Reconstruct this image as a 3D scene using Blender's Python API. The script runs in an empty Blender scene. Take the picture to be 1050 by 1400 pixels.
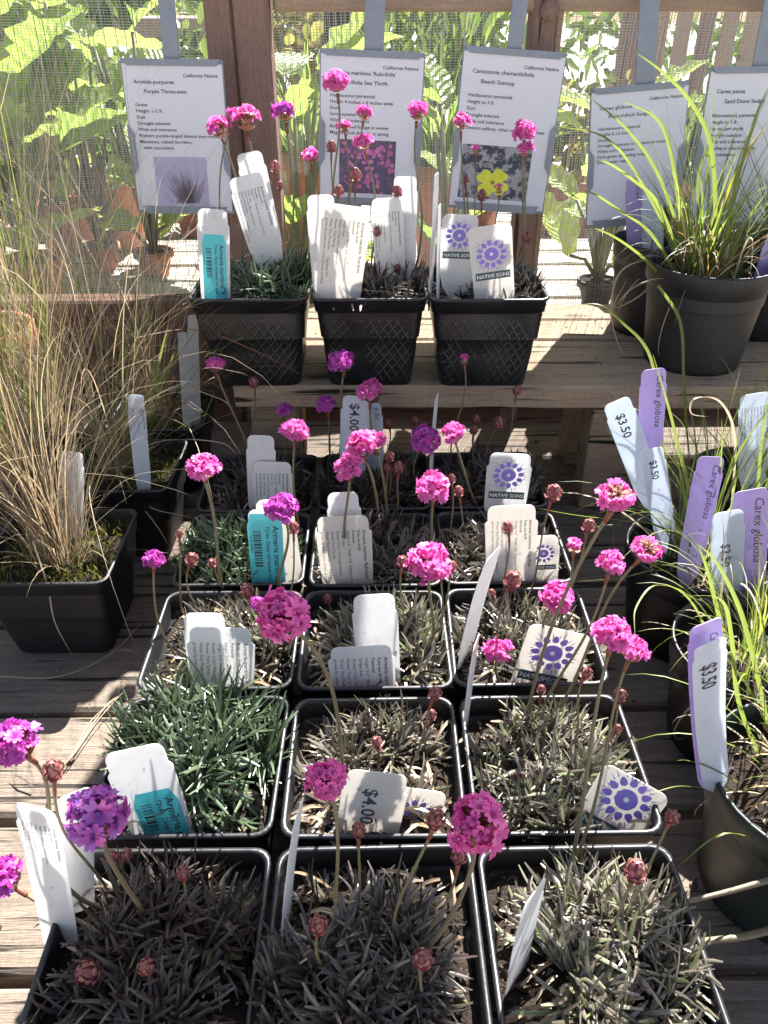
import bpy, math, random
from mathutils import Vector, Matrix, noise
R = math.radians
random.seed(7)
scene = bpy.context.scene
COL = scene.collection

# ------------------------------------------------------------------ camera
ZC = 1.175                      # eye height above the ground
PITCH, YAW, FPX = R(32.7), R(-0.8), 1089.0
cam_d = bpy.data.cameras.new('camera'); cam = bpy.data.objects.new('camera', cam_d)
COL.objects.link(cam)
cam.location = (0, 0, ZC); cam.rotation_euler = (R(90) - PITCH, 0, YAW)
cam_d.sensor_fit = 'VERTICAL'; cam_d.sensor_height = 36; cam_d.lens = 28.0
cam_d.clip_start = .01; cam_d.clip_end = 500
scene.camera = cam
CM = cam.rotation_euler.to_matrix()

# ------------------------------------------------------------------ light
SUN_EL, SUN_AZ = R(47), R(20)   # sun stands beyond the screen, a little to the right
w = bpy.data.worlds.new('World'); scene.world = w; w.use_nodes = True
nt = w.node_tree; nt.nodes.clear()
sky = nt.nodes.new('ShaderNodeTexSky'); sky.sky_type = 'NISHITA'; sky.sun_disc = False
sky.sun_elevation = SUN_EL; sky.sun_rotation = SUN_AZ; sky.dust_density = 2.0; sky.ozone_density = 1.; sky.air_density = 1.
bg = nt.nodes.new('ShaderNodeBackground'); bg.inputs['Strength'].default_value = .052
wo = nt.nodes.new('ShaderNodeOutputWorld')
nt.links.new(sky.outputs[0], bg.inputs[0]); nt.links.new(bg.outputs[0], wo.inputs[0])
sd = bpy.data.lights.new('sun', 'SUN'); sd.energy = 5.0; sd.angle = R(.53); sd.color = (1, .975, .94)
sun = bpy.data.objects.new('sun', sd); COL.objects.link(sun)
SUNV = Vector((math.sin(SUN_AZ) * math.cos(SUN_EL), math.cos(SUN_AZ) * math.cos(SUN_EL), math.sin(SUN_EL)))
sun.rotation_euler = SUNV.to_track_quat('Z', 'Y').to_euler(); sun.location = (1, 4, 5)
vs = scene.view_settings
vs.view_transform = 'Standard'; vs.look = 'None'; vs.exposure = 2.45; vs.gamma = 1; vs.use_curve_mapping = False
scene.render.engine = 'CYCLES'
cy = scene.cycles
cy.use_denoising = True; cy.max_bounces = 10; cy.diffuse_bounces = 4; cy.glossy_bounces = 3
cy.transmission_bounces = 6; cy.transparent_max_bounces = 8; cy.sample_clamp_indirect = 8; cy.caustics_reflective = False

# levels of the place
ZT = ZC - .475                  # lower bench top
ZS = ZC - .318                  # raised shelf top
POT_H = .09

def ray(px, py):
    return (CM @ Vector(((px - 525) / FPX, (700 - py) / FPX, -1))).normalized()
def at(px, py, Y):              # the spot a measured outline point has at distance Y
    d = ray(px, py); return Vector((0, 0, ZC)) + d * (Y / d.y)
def onz(px, py, z):
    d = ray(px, py); return Vector((0, 0, ZC)) + d * ((z - ZC) / d.z)
def depth(p):
    return (p - Vector((0, 0, ZC))).dot(CM @ Vector((0, 0, -1)))
def size(px, p):
    return px * depth(p) / FPX

# ------------------------------------------------------------------ materials
def nodes(name):
    m = bpy.data.materials.new(name); m.use_nodes = True
    n = m.node_tree; n.nodes.clear()
    return m, n, n.nodes.new('ShaderNodeOutputMaterial')
def ramp(n, fac, cols, const=False):
    r = n.nodes.new('ShaderNodeValToRGB'); e = r.color_ramp.elements
    while len(e) < len(cols): e.new(.5)
    for i, c in enumerate(cols):
        e[i].position = i / max(1, len(cols) - 1) if not const else i / len(cols)
        e[i].color = (*c, 1)
    if const: r.color_ramp.interpolation = 'CONSTANT'
    n.links.new(fac, r.inputs[0]); return r.outputs[0]
def mixc(n, a, b, fac, mode='MULTIPLY'):
    m = n.nodes.new('ShaderNodeMix'); m.data_type = 'RGBA'; m.blend_type = mode
    if isinstance(fac, (int, float)): m.inputs[0].default_value = fac
    else: n.links.new(fac, m.inputs[0])
    for s, v in ((6, a), (7, b)):
        if isinstance(v, tuple): m.inputs[s].default_value = (*v, 1)
        else: n.links.new(v, m.inputs[s])
    return m.outputs[2]
def coords(n, scale=(1, 1, 1), kind='Object', rot=(0, 0, 0)):
    t = n.nodes.new('ShaderNodeTexCoord'); mp = n.nodes.new('ShaderNodeMapping')
    mp.inputs['Scale'].default_value = scale; mp.inputs['Rotation'].default_value = rot
    n.links.new(t.outputs[kind], mp.inputs[0]); return mp.outputs[0]
def nz(n, vec, scale, detail=4, rough=.55, dist=0):
    t = n.nodes.new('ShaderNodeTexNoise')
    t.inputs['Scale'].default_value = scale; t.inputs['Detail'].default_value = detail
    t.inputs['Roughness'].default_value = rough; t.inputs['Distortion'].default_value = dist
    n.links.new(vec, t.inputs['Vector']); return t.outputs['Fac']
def pmat(name, cols, rough=.5, trans=0., tcol=None, spec=.5, metal=0., bump=0., bscale=300, mottle=0., mscale=60, rand='island', coat=0.):
    m, n, out = nodes(name)
    b = n.nodes.new('ShaderNodeBsdfPrincipled')
    b.inputs['Roughness'].default_value = rough; b.inputs['Metallic'].default_value = metal
    b.inputs['Specular IOR Level'].default_value = spec; b.inputs['Coat Weight'].default_value = coat
    if len(cols) > 1:
        if rand == 'island':
            g = n.nodes.new('ShaderNodeNewGeometry'); fac = g.outputs['Random Per Island']
        elif rand == 'object':
            g = n.nodes.new('ShaderNodeObjectInfo'); fac = g.outputs['Random']
        else:
            fac = nz(n, coords(n), mscale, 5)
        c = ramp(n, fac, cols)
    else:
        rgb = n.nodes.new('ShaderNodeRGB'); rgb.outputs[0].default_value = (*cols[0], 1); c = rgb.outputs[0]
    if mottle:
        f = nz(n, coords(n), mscale, 5)
        k = ramp(n, f, [(1 - mottle,) * 3, (1 + mottle,) * 3]); c = mixc(n, c, k, 1.)
    n.links.new(c, b.inputs['Base Color'])
    if bump:
        bp = n.nodes.new('ShaderNodeBump'); bp.inputs['Strength'].default_value = bump; bp.inputs['Distance'].default_value = .002
        n.links.new(nz(n, coords(n), bscale, 4), bp.inputs['Height']); n.links.new(bp.outputs[0], b.inputs['Normal'])
    if trans:
        t = n.nodes.new('ShaderNodeBsdfTranslucent')
        if tcol: t.inputs[0].default_value = (*tcol, 1)
        else: n.links.new(c, t.inputs[0])
        mx = n.nodes.new('ShaderNodeMixShader'); mx.inputs[0].default_value = trans
        n.links.new(b.outputs[0], mx.inputs[1]); n.links.new(t.outputs[0], mx.inputs[2]); n.links.new(mx.outputs[0], out.inputs[0])
    else:
        n.links.new(b.outputs[0], out.inputs[0])
    return m

def tagmat(name, cols, rough, trans, tcol=None, mottle=.04, mscale=60):
    """plastic label with soil specks, smears and faint scuffs"""
    m, n, out = nodes(name)
    b = n.nodes.new('ShaderNodeBsdfPrincipled'); b.inputs['Roughness'].default_value = rough
    f = nz(n, coords(n, kind='Generated'), 5, 5, .7); f2 = nz(n, coords(n), 260, 4, .65); f3 = nz(n, coords(n, (8, 8, 1)), 60, 4, .6)
    c = mixc(n, cols[0], ramp(n, f, [(.84, .80, .74), (1, 1, 1), (1, 1, 1)]), 1.)
    c = mixc(n, c, ramp(n, f3, [(.90, .89, .88), (1.03, 1.03, 1.03)]), .8)
    sp = n.nodes.new('ShaderNodeMapRange'); sp.inputs[1].default_value = .67; sp.inputs[2].default_value = .72; n.links.new(f2, sp.inputs[0])
    mu = n.nodes.new('ShaderNodeMath'); mu.operation = 'MULTIPLY'; mu.inputs[1].default_value = .7; n.links.new(sp.outputs[0], mu.inputs[0])
    c = mixc(n, c, (.20, .14, .09), mu.outputs[0], 'MIX'); n.links.new(c, b.inputs['Base Color'])
    t = n.nodes.new('ShaderNodeBsdfTranslucent'); n.links.new(c, t.inputs[0])
    mx = n.nodes.new('ShaderNodeMixShader'); mx.inputs[0].default_value = trans
    n.links.new(b.outputs[0], mx.inputs[1]); n.links.new(t.outputs[0], mx.inputs[2]); n.links.new(mx.outputs[0], out.inputs[0])
    return m

def wood(name, cols, stain=.5, axis='X', seed=0., crack=.36):
    """weathered timber: long grain, dark cracks, blotches, a little moss-grey"""
    m, n, out = nodes(name)
    b = n.nodes.new('ShaderNodeBsdfPrincipled'); b.inputs['Roughness'].default_value = .82
    b.inputs['Specular IOR Level'].default_value = .25
    s = {'X': (1, 20, 20), 'Z': (20, 20, 1)}[axis]
    t = n.nodes.new('ShaderNodeTexCoord'); oi = n.nodes.new('ShaderNodeObjectInfo')
    ad = n.nodes.new('ShaderNodeVectorMath'); ad.operation = 'ADD'
    sc_ = n.nodes.new('ShaderNodeVectorMath'); sc_.operation = 'SCALE'; sc_.inputs['Scale'].default_value = 9.
    cb = n.nodes.new('ShaderNodeCombineXYZ')
    for i in range(3): n.links.new(oi.outputs['Random'], cb.inputs[i])
    n.links.new(cb.outputs[0], sc_.inputs[0]); n.links.new(t.outputs['Object'], ad.inputs[0]); n.links.new(sc_.outputs[0], ad.inputs[1])
    mp = n.nodes.new('ShaderNodeMapping'); mp.inputs['Scale'].default_value = s; n.links.new(ad.outputs[0], mp.inputs[0])
    g1 = nz(n, mp.outputs[0], 9, 6, .65, .6)       # grain
    g2 = nz(n, mp.outputs[0], 34, 6, .75)           # fine fibre
    bl = nz(n, ad.outputs[0], 11, 5, .6)           # blotches
    c = ramp(n, g1, cols)
    c = mixc(n, c, ramp(n, g2, [(.25,) * 3, (.85,) * 3, (1.15,) * 3, (1.6,) * 3]), .9)
    c = mixc(n, c, ramp(n, bl, [(.45, .43, .42), (1.0, 1.0, 1.0), (1.25, 1.22, 1.15)]), stain)
    fs_ = nz(n, ad.outputs[0], 330, 4, .7); c = mixc(n, c, ramp(n, fs_, [(.45,) * 3, (.95,) * 3, (1.4,) * 3]), .8)
    kn = n.nodes.new('ShaderNodeTexVoronoi'); kn.inputs['Scale'].default_value = 1.; km = n.nodes.new('ShaderNodeMapping'); km.inputs['Scale'].default_value = tuple(6. if v == 1 else 13. for v in s); n.links.new(ad.outputs[0], km.inputs[0]); n.links.new(km.outputs[0], kn.inputs['Vector'])
    kr = n.nodes.new('ShaderNodeMapRange'); kr.inputs[1].default_value = .05; kr.inputs[2].default_value = .16; n.links.new(kn.outputs['Distance'], kr.inputs[0]); c = mixc(n, (.05, .035, .025), c, kr.outputs[0], 'MIX')
    # cracks along the grain
    cr = n.nodes.new('ShaderNodeMapping'); cr.inputs['Scale'].default_value = tuple(v * .5 for v in s); n.links.new(ad.outputs[0], cr.inputs[0])
    v = nz(n, cr.outputs[0], 13, 3, .5, .3)
    mr = n.nodes.new('ShaderNodeMapRange'); mr.inputs[1].default_value = crack; mr.inputs[2].default_value = crack + .05; n.links.new(v, mr.inputs[0])
    c = mixc(n, (.03, .025, .02), c, mr.outputs[0], 'MIX')
    n.links.new(c, b.inputs['Base Color'])
    mu = n.nodes.new('ShaderNodeMath'); mu.operation = 'MULTIPLY_ADD'; mu.inputs[1].default_value = .6
    n.links.new(mr.outputs[0], mu.inputs[0]); n.links.new(g2, mu.inputs[2])
    bp = n.nodes.new('ShaderNodeBump'); bp.inputs['Strength'].default_value = .7; bp.inputs['Distance'].default_value = .003
    n.links.new(mu.outputs[0], bp.inputs['Height']); n.links.new(bp.outputs[0], b.inputs['Normal'])
    n.links.new(b.outputs[0], out.inputs[0])
    return m

M = {}
M['deck'] = wood('weathered_deck', [(.075, .056, .042), (.19, .15, .115), (.31, .26, .205)], .9)
M['shelf'] = wood('weathered_shelf', [(.16, .11, .07), (.36, .27, .18), (.47, .37, .26)], .6, crack=.33)
M['post'] = wood('brown_timber', [(.19, .12, .095), (.27, .175, .14), (.32, .21, .17)], .3, 'Z', crack=.27)
M['beam'] = wood('tan_timber', [(.30, .21, .145), (.40, .29, .20), (.46, .34, .24)], .3, crack=.27)
M['rail'] = wood('red_timber', [(.10, .055, .04), (.17, .095, .07), (.22, .13, .095)], .4)
M['bench2'] = wood('pale_timber', [(.30, .26, .21), (.42, .37, .31), (.5, .45, .38)], .4)

def pot_mat(name, lattice=False, base=(.006, .0065, .008), rough=.40):
    m, n, out = nodes(name)
    b = n.nodes.new('ShaderNodeBsdfPrincipled'); b.inputs['Specular IOR Level'].default_value = .55
    f = nz(n, coords(n), 26, 6, .65); f2 = nz(n, coords(n), 420, 3, .6)
    dust = ramp(n, f, [(0, 0, 0), (.0, .0, .0), (.06, .06, .06), (.5, .5, .5)])
    c = mixc(n, base, (.075, .07, .06), dust, 'MIX')
    sp = n.nodes.new('ShaderNodeMapRange'); sp.inputs[1].default_value = .69; sp.inputs[2].default_value = .76; n.links.new(f2, sp.inputs[0])
    c = mixc(n, c, (.3, .28, .24), sp.outputs[0], 'MIX')
    n.links.new(c, b.inputs['Base Color'])
    mr = n.nodes.new('ShaderNodeMapRange'); mr.inputs[3].default_value = rough - .08; mr.inputs[4].default_value = rough + .22
    n.links.new(f, mr.inputs[0]); n.links.new(mr.outputs[0], b.inputs['Roughness'])
    bp = n.nodes.new('ShaderNodeBump'); bp.inputs['Strength'].default_value = .25; bp.inputs['Distance'].default_value = .002
    n.links.new(nz(n, coords(n), 60, 4), bp.inputs['Height']); nrm = bp.outputs[0]
    if lattice:
        hs = []
        for sg in (1, -1):
            t = n.nodes.new('ShaderNodeTexCoord'); sx = n.nodes.new('ShaderNodeSeparateXYZ'); n.links.new(t.outputs['Object'], sx.inputs[0])
            a = n.nodes.new('ShaderNodeMath'); a.operation = 'ADD'; n.links.new(sx.outputs[0], a.inputs[0]); n.links.new(sx.outputs[1], a.inputs[1])
            z = n.nodes.new('ShaderNodeMath'); z.operation = 'MULTIPLY'; z.inputs[1].default_value = .72 * sg; n.links.new(sx.outputs[2], z.inputs[0])
            s = n.nodes.new('ShaderNodeMath'); s.operation = 'ADD'; n.links.new(a.outputs[0], s.inputs[0]); n.links.new(z.outputs[0], s.inputs[1])
            k = n.nodes.new('ShaderNodeMath'); k.operation = 'MULTIPLY'; k.inputs[1].default_value = 118; n.links.new(s.outputs[0], k.inputs[0])
            fr = n.nodes.new('ShaderNodeMath'); fr.operation = 'PINGPONG'; fr.inputs[1].default_value = .5; n.links.new(k.outputs[0], fr.inputs[0])
            q = n.nodes.new('ShaderNodeMapRange'); q.inputs[1].default_value = .0; q.inputs[2].default_value = .14; q.inputs[3].default_value = 1; q.inputs[4].default_value = 0
            n.links.new(fr.outputs[0], q.inputs[0]); hs.append(q.outputs[0])
        mx = n.nodes.new('ShaderNodeMath'); mx.operation = 'MAXIMUM'; n.links.new(hs[0], mx.inputs[0]); n.links.new(hs[1], mx.inputs[1])
        t = n.nodes.new('ShaderNodeTexCoord'); sx = n.nodes.new('ShaderNodeSeparateXYZ'); n.links.new(t.outputs['Object'], sx.inputs[0])
        zm = n.nodes.new('ShaderNodeMapRange'); zm.inputs[1].default_value = .066; zm.inputs[2].default_value = .069; zm.inputs[3].default_value = 1; zm.inputs[4].default_value = 0
        n.links.new(sx.outputs[2], zm.inputs[0])
        lm = n.nodes.new('ShaderNodeMapRange'); lm.inputs[1].default_value = .40; lm.inputs[2].default_value = .58; n.links.new(nz(n, coords(n), 22, 3), lm.inputs[0])
        zq = n.nodes.new('ShaderNodeMath'); zq.operation = 'MULTIPLY'; n.links.new(zm.outputs[0], zq.inputs[0]); n.links.new(lm.outputs[0], zq.inputs[1]); zm = zq
        mm = n.nodes.new('ShaderNodeMath'); mm.operation = 'MULTIPLY'; n.links.new(mx.outputs[0], mm.inputs[0]); n.links.new(zm.outputs[0], mm.inputs[1])
        b2 = n.nodes.new('ShaderNodeBump'); b2.inputs['Strength'].default_value = .6; b2.inputs['Distance'].default_value = .0009
        n.links.new(mm.outputs[0], b2.inputs['Height']); n.links.new(nrm, b2.inputs['Normal']); nrm = b2.outputs[0]
    n.links.new(nrm, b.inputs['Normal']); n.links.new(b.outputs[0], out.inputs[0])
    return m
M['pot'] = pot_mat('black_plastic'); M['potlat'] = pot_mat('black_plastic_lattice', True, rough=.26)
M['potgreen'] = pot_mat('dark_green_plastic', False, (.014, .022, .02), .38)
M['potdull'] = pot_mat('dull_black_plastic', False, (.006, .006, .0065), .48)
M['terracotta'] = pmat('terracotta', [(.36, .115, .055), (.48, .18, .09)], .8, rand='noise', mscale=20, bump=.2)
M['soil'] = pmat('potting_soil', [(.008, .006, .005), (.028, .021, .016), (.016, .012, .009)], .9, rand='noise', mscale=180, bump=1., bscale=420, spec=.1)
M['grit'] = pmat('bark_and_grit', [(.02, .014, .010), (.06, .04, .025), (.03, .022, .016), (.12, .08, .05), (.24, .17, .10), (.05, .035, .025), (.30, .27, .22)], .8, mottle=.4, mscale=300)
M['stem'] = pmat('flower_stem', [(.12, .14, .06), (.18, .18, .085), (.15, .115, .07), (.10, .085, .05)], .5, mottle=.25, mscale=140, spec=.4)
M['stemdark'] = pmat('bronze_stem', [(.12, .09, .065), (.17, .14, .085)], .5, mottle=.25, mscale=140, spec=.4)
M['sheath'] = pmat('red_sheath', [(.19, .035, .025), (.22, .07, .035), (.13, .035, .03)], .55, .12, mottle=.3, mscale=200)
M['bract'] = pmat('papery_bract', [(.42, .26, .15), (.36, .15, .10), (.52, .36, .22), (.30, .10, .09)], .6, .3)
M['budm'] = pmat('bud_bract', [(.28, .11, .095), (.20, .05, .055), (.36, .19, .14), (.34, .07, .13), (.24, .12, .08)], .5, .2)
M['petal'] = pmat('pink_petal', [(.66, .09, .37), (.80, .17, .50), (.72, .11, .42), (.84, .30, .60)], .5, .52, mottle=.18, mscale=260)
M['petalviolet'] = pmat('violet_petal', [(.48, .055, .38), (.66, .10, .48), (.36, .07, .42), (.58, .06, .34)], .5, .4, mottle=.25, mscale=260)
M['petalblue'] = pmat('violet_blue_petal', [(.62, .10, .42), (.30, .11, .50), (.52, .09, .42), (.38, .16, .52), (.70, .14, .44)], .5, .4, mottle=.25, mscale=260)
M['faded'] = pmat('faded_floret', [(.48, .34, .22), (.55, .38, .30), (.40, .25, .18), (.62, .42, .42)], .7, .3)
def leafmat(k, cols, tr, rough=.36, sp=.85): M[k] = pmat('thrift_leaf_' + k, cols, rough, tr, spec=sp, mottle=.25, mscale=120)
leafmat('bronze', [(.05, .037, .033), (.085, .064, .054), (.065, .07, .036), (.13, .105, .09), (.04, .028, .027)], .15, .28)
leafmat('dark', [(.040, .027, .025), (.065, .043, .038), (.05, .055, .03), (.085, .06, .052), (.03, .022, .022)], .12, .40, .5)
leafmat('silver', [(.095, .078, .06), (.16, .135, .11), (.09, .10, .045), (.23, .195, .165), (.05, .04, .03), (.07, .05, .042)], .18, .26)
leafmat('sunlit', [(.13, .11, .08), (.22, .19, .15), (.12, .15, .055), (.30, .26, .22), (.07, .06, .04), (.10, .08, .065)], .2, .24)  # paler leaf palette, sunlight put into the colour of the brightly lit pots
leafmat('green', [(.045, .075, .035), (.065, .10, .045), (.085, .12, .06), (.05, .06, .035)], .2, .4)
M['dryg'] = pmat('dry_grass', [(.36, .27, .16), (.27, .18, .10), (.46, .38, .25), (.18, .115, .07), (.32, .27, .14)], .6, .4)
M['greeng'] = pmat('sedge_blade', [(.14, .22, .025), (.22, .29, .04), (.11, .17, .03), (.30, .31, .07), (.20, .25, .05)], .42, .45, mottle=.2, mscale=40)
M['mossg'] = pmat('sedge_blade_dark', [(.05, .085, .025), (.08, .12, .035), (.12, .14, .05), (.16, .12, .06)], .45, .3)
M['straw'] = pmat('straw_blade', [(.42, .33, .21), (.50, .40, .28), (.33, .22, .12)], .55, .3)
M['orangeg'] = pmat('rusty_blade', [(.42, .22, .07), (.50, .30, .10)], .5, .35)
M['moss'] = pmat('moss', [(.10, .13, .012), (.20, .20, .02), (.16, .14, .03), (.07, .09, .015)], .8, .3)
M['tag'] = tagmat('white_plastic_tag', [(.82, .82, .82)], .4, .45, tcol=(.85, .82, .76), mottle=.04, mscale=60)
M['tagcream'] = tagmat('cream_plastic_tag', [(.82, .795, .75)], .4, .45, tcol=(.85, .78, .68), mottle=.05, mscale=60)
M['tagblue'] = tagmat('pale_blue_tag', [(.70, .755, .82)], .4, .42, mottle=.04, mscale=60)
M['lilac'] = tagmat('lilac_tag', [(.47, .37, .66)], .42, .25, mottle=.06, mscale=60)
M['teal'] = pmat('teal_sticker', [(.10, .60, .64)], .4, .25, tcol=(.15, .75, .78), mottle=.05)
M['ink'] = pmat('black_ink', [(.03, .03, .032)], .6)
M['greyink'] = pmat('grey_ink', [(.07, .07, .08)], .6)
M['paleink'] = pmat('pale_ink', [(.58, .57, .57)], .6)
M['purpleink'] = pmat('purple_ink', [(.27, .19, .60), (.22, .15, .52)], .6)
M['greenink'] = pmat('dark_green_ink', [(.045, .085, .07)], .6)
M['whiteink'] = pmat('white_ink', [(.78, .78, .76)], .6)
M['paper'] = pmat('sign_paper', [(.74, .74, .78)], .55, .08, mottle=.03, mscale=15)
M['galv'] = pmat('galvanised_steel', [(.19, .215, .25), (.27, .295, .33)], .5, rand='noise', mscale=90, metal=.35, bump=.1)
def mesh_mat():
    return pmat('shade_cloth_thread', [(.12, .122, .125), (.20, .202, .205)], .4, .2, tcol=(.22, .22, .22), spec=.5)
M['cloth'] = mesh_mat()
def veined():
    m, n, out = nodes('broad_leaf')
    b = n.nodes.new('ShaderNodeBsdfPrincipled'); b.inputs['Roughness'].default_value = .42
    oi = n.nodes.new('ShaderNodeObjectInfo'); c = ramp(n, oi.outputs['Random'], [(.30, .42, .08), (.40, .48, .12), (.20, .30, .06)])
    t = n.nodes.new('ShaderNodeTexCoord'); sx = n.nodes.new('ShaderNodeSeparateXYZ'); n.links.new(t.outputs['Object'], sx.inputs[0])
    def op(o, p, q=None):
        k = n.nodes.new('ShaderNodeMath'); k.operation = o
        for i, v_ in enumerate((p, q)):
            if v_ is None: continue
            if isinstance(v_, (int, float)): k.inputs[i].default_value = v_
            else: n.links.new(v_, k.inputs[i])
        return k.outputs[0]
    ax = op('ABSOLUTE', sx.outputs[0]); w_ = nz(n, t.outputs['Object'], 6, 3)
    d = op('SUBTRACT', op('MULTIPLY', sx.outputs[1], 9.), op('MULTIPLY', ax, 8.)); d = op('ADD', d, op('MULTIPLY', w_, 1.2))
    side = op('PINGPONG', d, .5)
    vein = op('MAXIMUM', op('LESS_THAN', side, .06), op('LESS_THAN', ax, .012))
    c = mixc(n, c, (.42, .48, .16), op('MULTIPLY', vein, .55), 'MIX')
    bl = nz(n, t.outputs['Object'], 5, 5); c = mixc(n, c, ramp(n, bl, [(.6, .65, .5), (1.1, 1.1, 1.0)]), .8)
    n.links.new(c, b.inputs['Base Color'])
    bp = n.nodes.new('ShaderNodeBump'); bp.inputs['Strength'].default_value = .6; bp.inputs['Distance'].default_value = .01; n.links.new(side, bp.inputs['Height']); n.links.new(bp.outputs[0], b.inputs['Normal'])
    tr = n.nodes.new('ShaderNodeBsdfTranslucent'); n.links.new(c, tr.inputs[0]); n.links.new(bp.outputs[0], tr.inputs['Normal'])
    mx = n.nodes.new('ShaderNodeMixShader'); mx.inputs[0].default_value = .6
    n.links.new(b.outputs[0], mx.inputs[1]); n.links.new(tr.outputs[0], mx.inputs[2]); n.links.new(mx.outputs[0], out.inputs[0])
    return m
M['bigleaf'] = veined()
M['bushleaf'] = pmat('shrub_leaf', [(.08, .15, .025), (.15, .23, .04), (.24, .32, .06), (.11, .17, .035)], .4, .55)
M['bushgold'] = pmat('golden_shrub_leaf', [(.22, .25, .05), (.30, .28, .07), (.14, .17, .04), (.34, .20, .07)], .4, .55)
M['gravel'] = pmat('gravel_ground', [(.22, .20, .17), (.34, .31, .27), (.28, .26, .23)], .9, rand='noise', mscale=8, bump=.4, bscale=60)
M['darkpost'] = pmat('black_painted_timber', [(.015, .014, .014)], .7)

# ------------------------------------------------------------------ mesh collector
class MB:
    def __init__(s): s.v = []; s.f = []; s.sm = []
    def add(s, vs, fs, smooth=True):
        k = len(s.v); s.v.extend(tuple(p) for p in vs)
        for f in fs: s.f.append(tuple(i + k for i in f)); s.sm.append(smooth)
    def build(s, name, mat, parent=None, org=None, kind=None):
        me = bpy.data.meshes.new(name)
        o = org if org is not None else (Vector(parent['org']) if parent is not None and 'org' in parent else Vector((0, 0, 0)))
        ox, oy, oz = o
        me.from_pydata([(a - ox, b - oy, c - oz) for a, b, c in s.v], [], s.f)
        me.polygons.foreach_set('use_smooth', s.sm)
        me.materials.append(mat); me.update()
        ob = bpy.data.objects.new(name, me); COL.objects.link(ob)
        ob['org'] = tuple(o)
        if parent is not None:
            ob.parent = parent
        else: ob.location = o
        if kind: ob['kind'] = kind
        return ob
def tag(o, label, cat, group=None):
    o['label'] = label; o['category'] = cat
    if group: o['group'] = group
    return o
def thing(name, loc, label, cat, group=None):
    o = bpy.data.objects.new(name, None); COL.objects.link(o); o.location = loc; o['org'] = tuple(loc)
    o.empty_display_size = .02
    return tag(o, label, cat, group)

def box(mb, x0, x1, y0, y1, z0, z1, bev=.0015):
    """box with chamfered edges"""
    b = min(bev, (x1 - x0) / 3, (y1 - y0) / 3, (z1 - z0) / 3); vs = []; idx = {}
    for i, x in enumerate((x0, x1)):
        for j, y in enumerate((y0, y1)):
            for k, z in enumerate((z0, z1)):
                sx, sy, sz = (1, -1)[i], (1, -1)[j], (1, -1)[k]
                idx[i, j, k, 0] = len(vs); vs.append((x, y + sy * b, z + sz * b))
                idx[i, j, k, 1] = len(vs); vs.append((x + sx * b, y, z + sz * b))
                idx[i, j, k, 2] = len(vs); vs.append((x + sx * b, y + sy * b, z))
    I = idx; fs = []
    for i in (0, 1): q = [I[i, 0, 0, 0], I[i, 1, 0, 0], I[i, 1, 1, 0], I[i, 0, 1, 0]]; fs.append(q if i else q[::-1])
    for j in (0, 1): q = [I[0, j, 0, 1], I[1, j, 0, 1], I[1, j, 1, 1], I[0, j, 1, 1]]; fs.append(q[::-1] if j else q)
    for k in (0, 1): q = [I[0, 0, k, 2], I[1, 0, k, 2], I[1, 1, k, 2], I[0, 1, k, 2]]; fs.append(q if k else q[::-1])
    for j in (0, 1):
        for k in (0, 1): fs.append([I[0, j, k, 1], I[1, j, k, 1], I[1, j, k, 2], I[0, j, k, 2]])
    for i in (0, 1):
        for k in (0, 1): fs.append([I[i, 0, k, 0], I[i, 1, k, 0], I[i, 1, k, 2], I[i, 0, k, 2]])
    for i in (0, 1):
        for j in (0, 1): fs.append([I[i, j, 0, 0], I[i, j, 1, 0], I[i, j, 1, 1], I[i, j, 0, 1]])
    for i in (0, 1):
        for j in (0, 1):
            for k in (0, 1): fs.append([I[i, j, k, 0], I[i, j, k, 1], I[i, j, k, 2]])
    mb.add(vs, fs, False)

def tube(mb, pts, r0, r1=None, n=6):
    r1 = r0 if r1 is None else r1
    vs, fs = [], []; up = Vector((.3, .9, .2))
    for i, p in enumerate(pts):
        t = (pts[min(i + 1, len(pts) - 1)] - pts[max(i - 1, 0)]).normalized()
        a = t.cross(up).normalized(); b = t.cross(a)
        r = r0 + (r1 - r0) * i / (len(pts) - 1)
        for k in range(n):
            q = 2 * math.pi * k / n; vs.append(p + (a * math.cos(q) + b * math.sin(q)) * r)
    for i in range(len(pts) - 1):
        for k in range(n): fs.append((i * n + k, i * n + (k + 1) % n, (i + 1) * n + (k + 1) % n, (i + 1) * n + k))
    fs.append(tuple(range(n))[::-1]); fs.append(tuple((len(pts) - 1) * n + k for k in range(n)))
    mb.add(vs, fs)

def blade(mb, pts, w, side, fold=.25, blunt=False, wprof=None):
    """a leaf blade: three vertices across, tapering to the tip"""
    vs, fs = [], []; n = len(pts)
    for i, p in enumerate(pts):
        t = (pts[min(i + 1, n - 1)] - pts[max(i - 1, 0)]).normalized()
        s = side - t * side.dot(t)
        if s.length < 1e-5: s = t.orthogonal()
        s.normalize(); u = t.cross(s)
        f = i / (n - 1)
        k = wprof(f) if wprof else ((min(1, .7 + f) * (1 if f < .75 else (1 - (f - .75) / .25 * .55))) if blunt else min(1, .75 + f * .6) * (1 - f ** 2.2) + .03)
        ww = w * k * .5
        vs += [p - s * ww + u * ww * fold, p, p + s * ww + u * ww * fold]
    for i in range(n - 1):
        a = i * 3
        fs += [(a, a + 1, a + 4, a + 3), (a + 1, a + 2, a + 5, a + 4)]
    mb.add(vs, fs)

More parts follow.
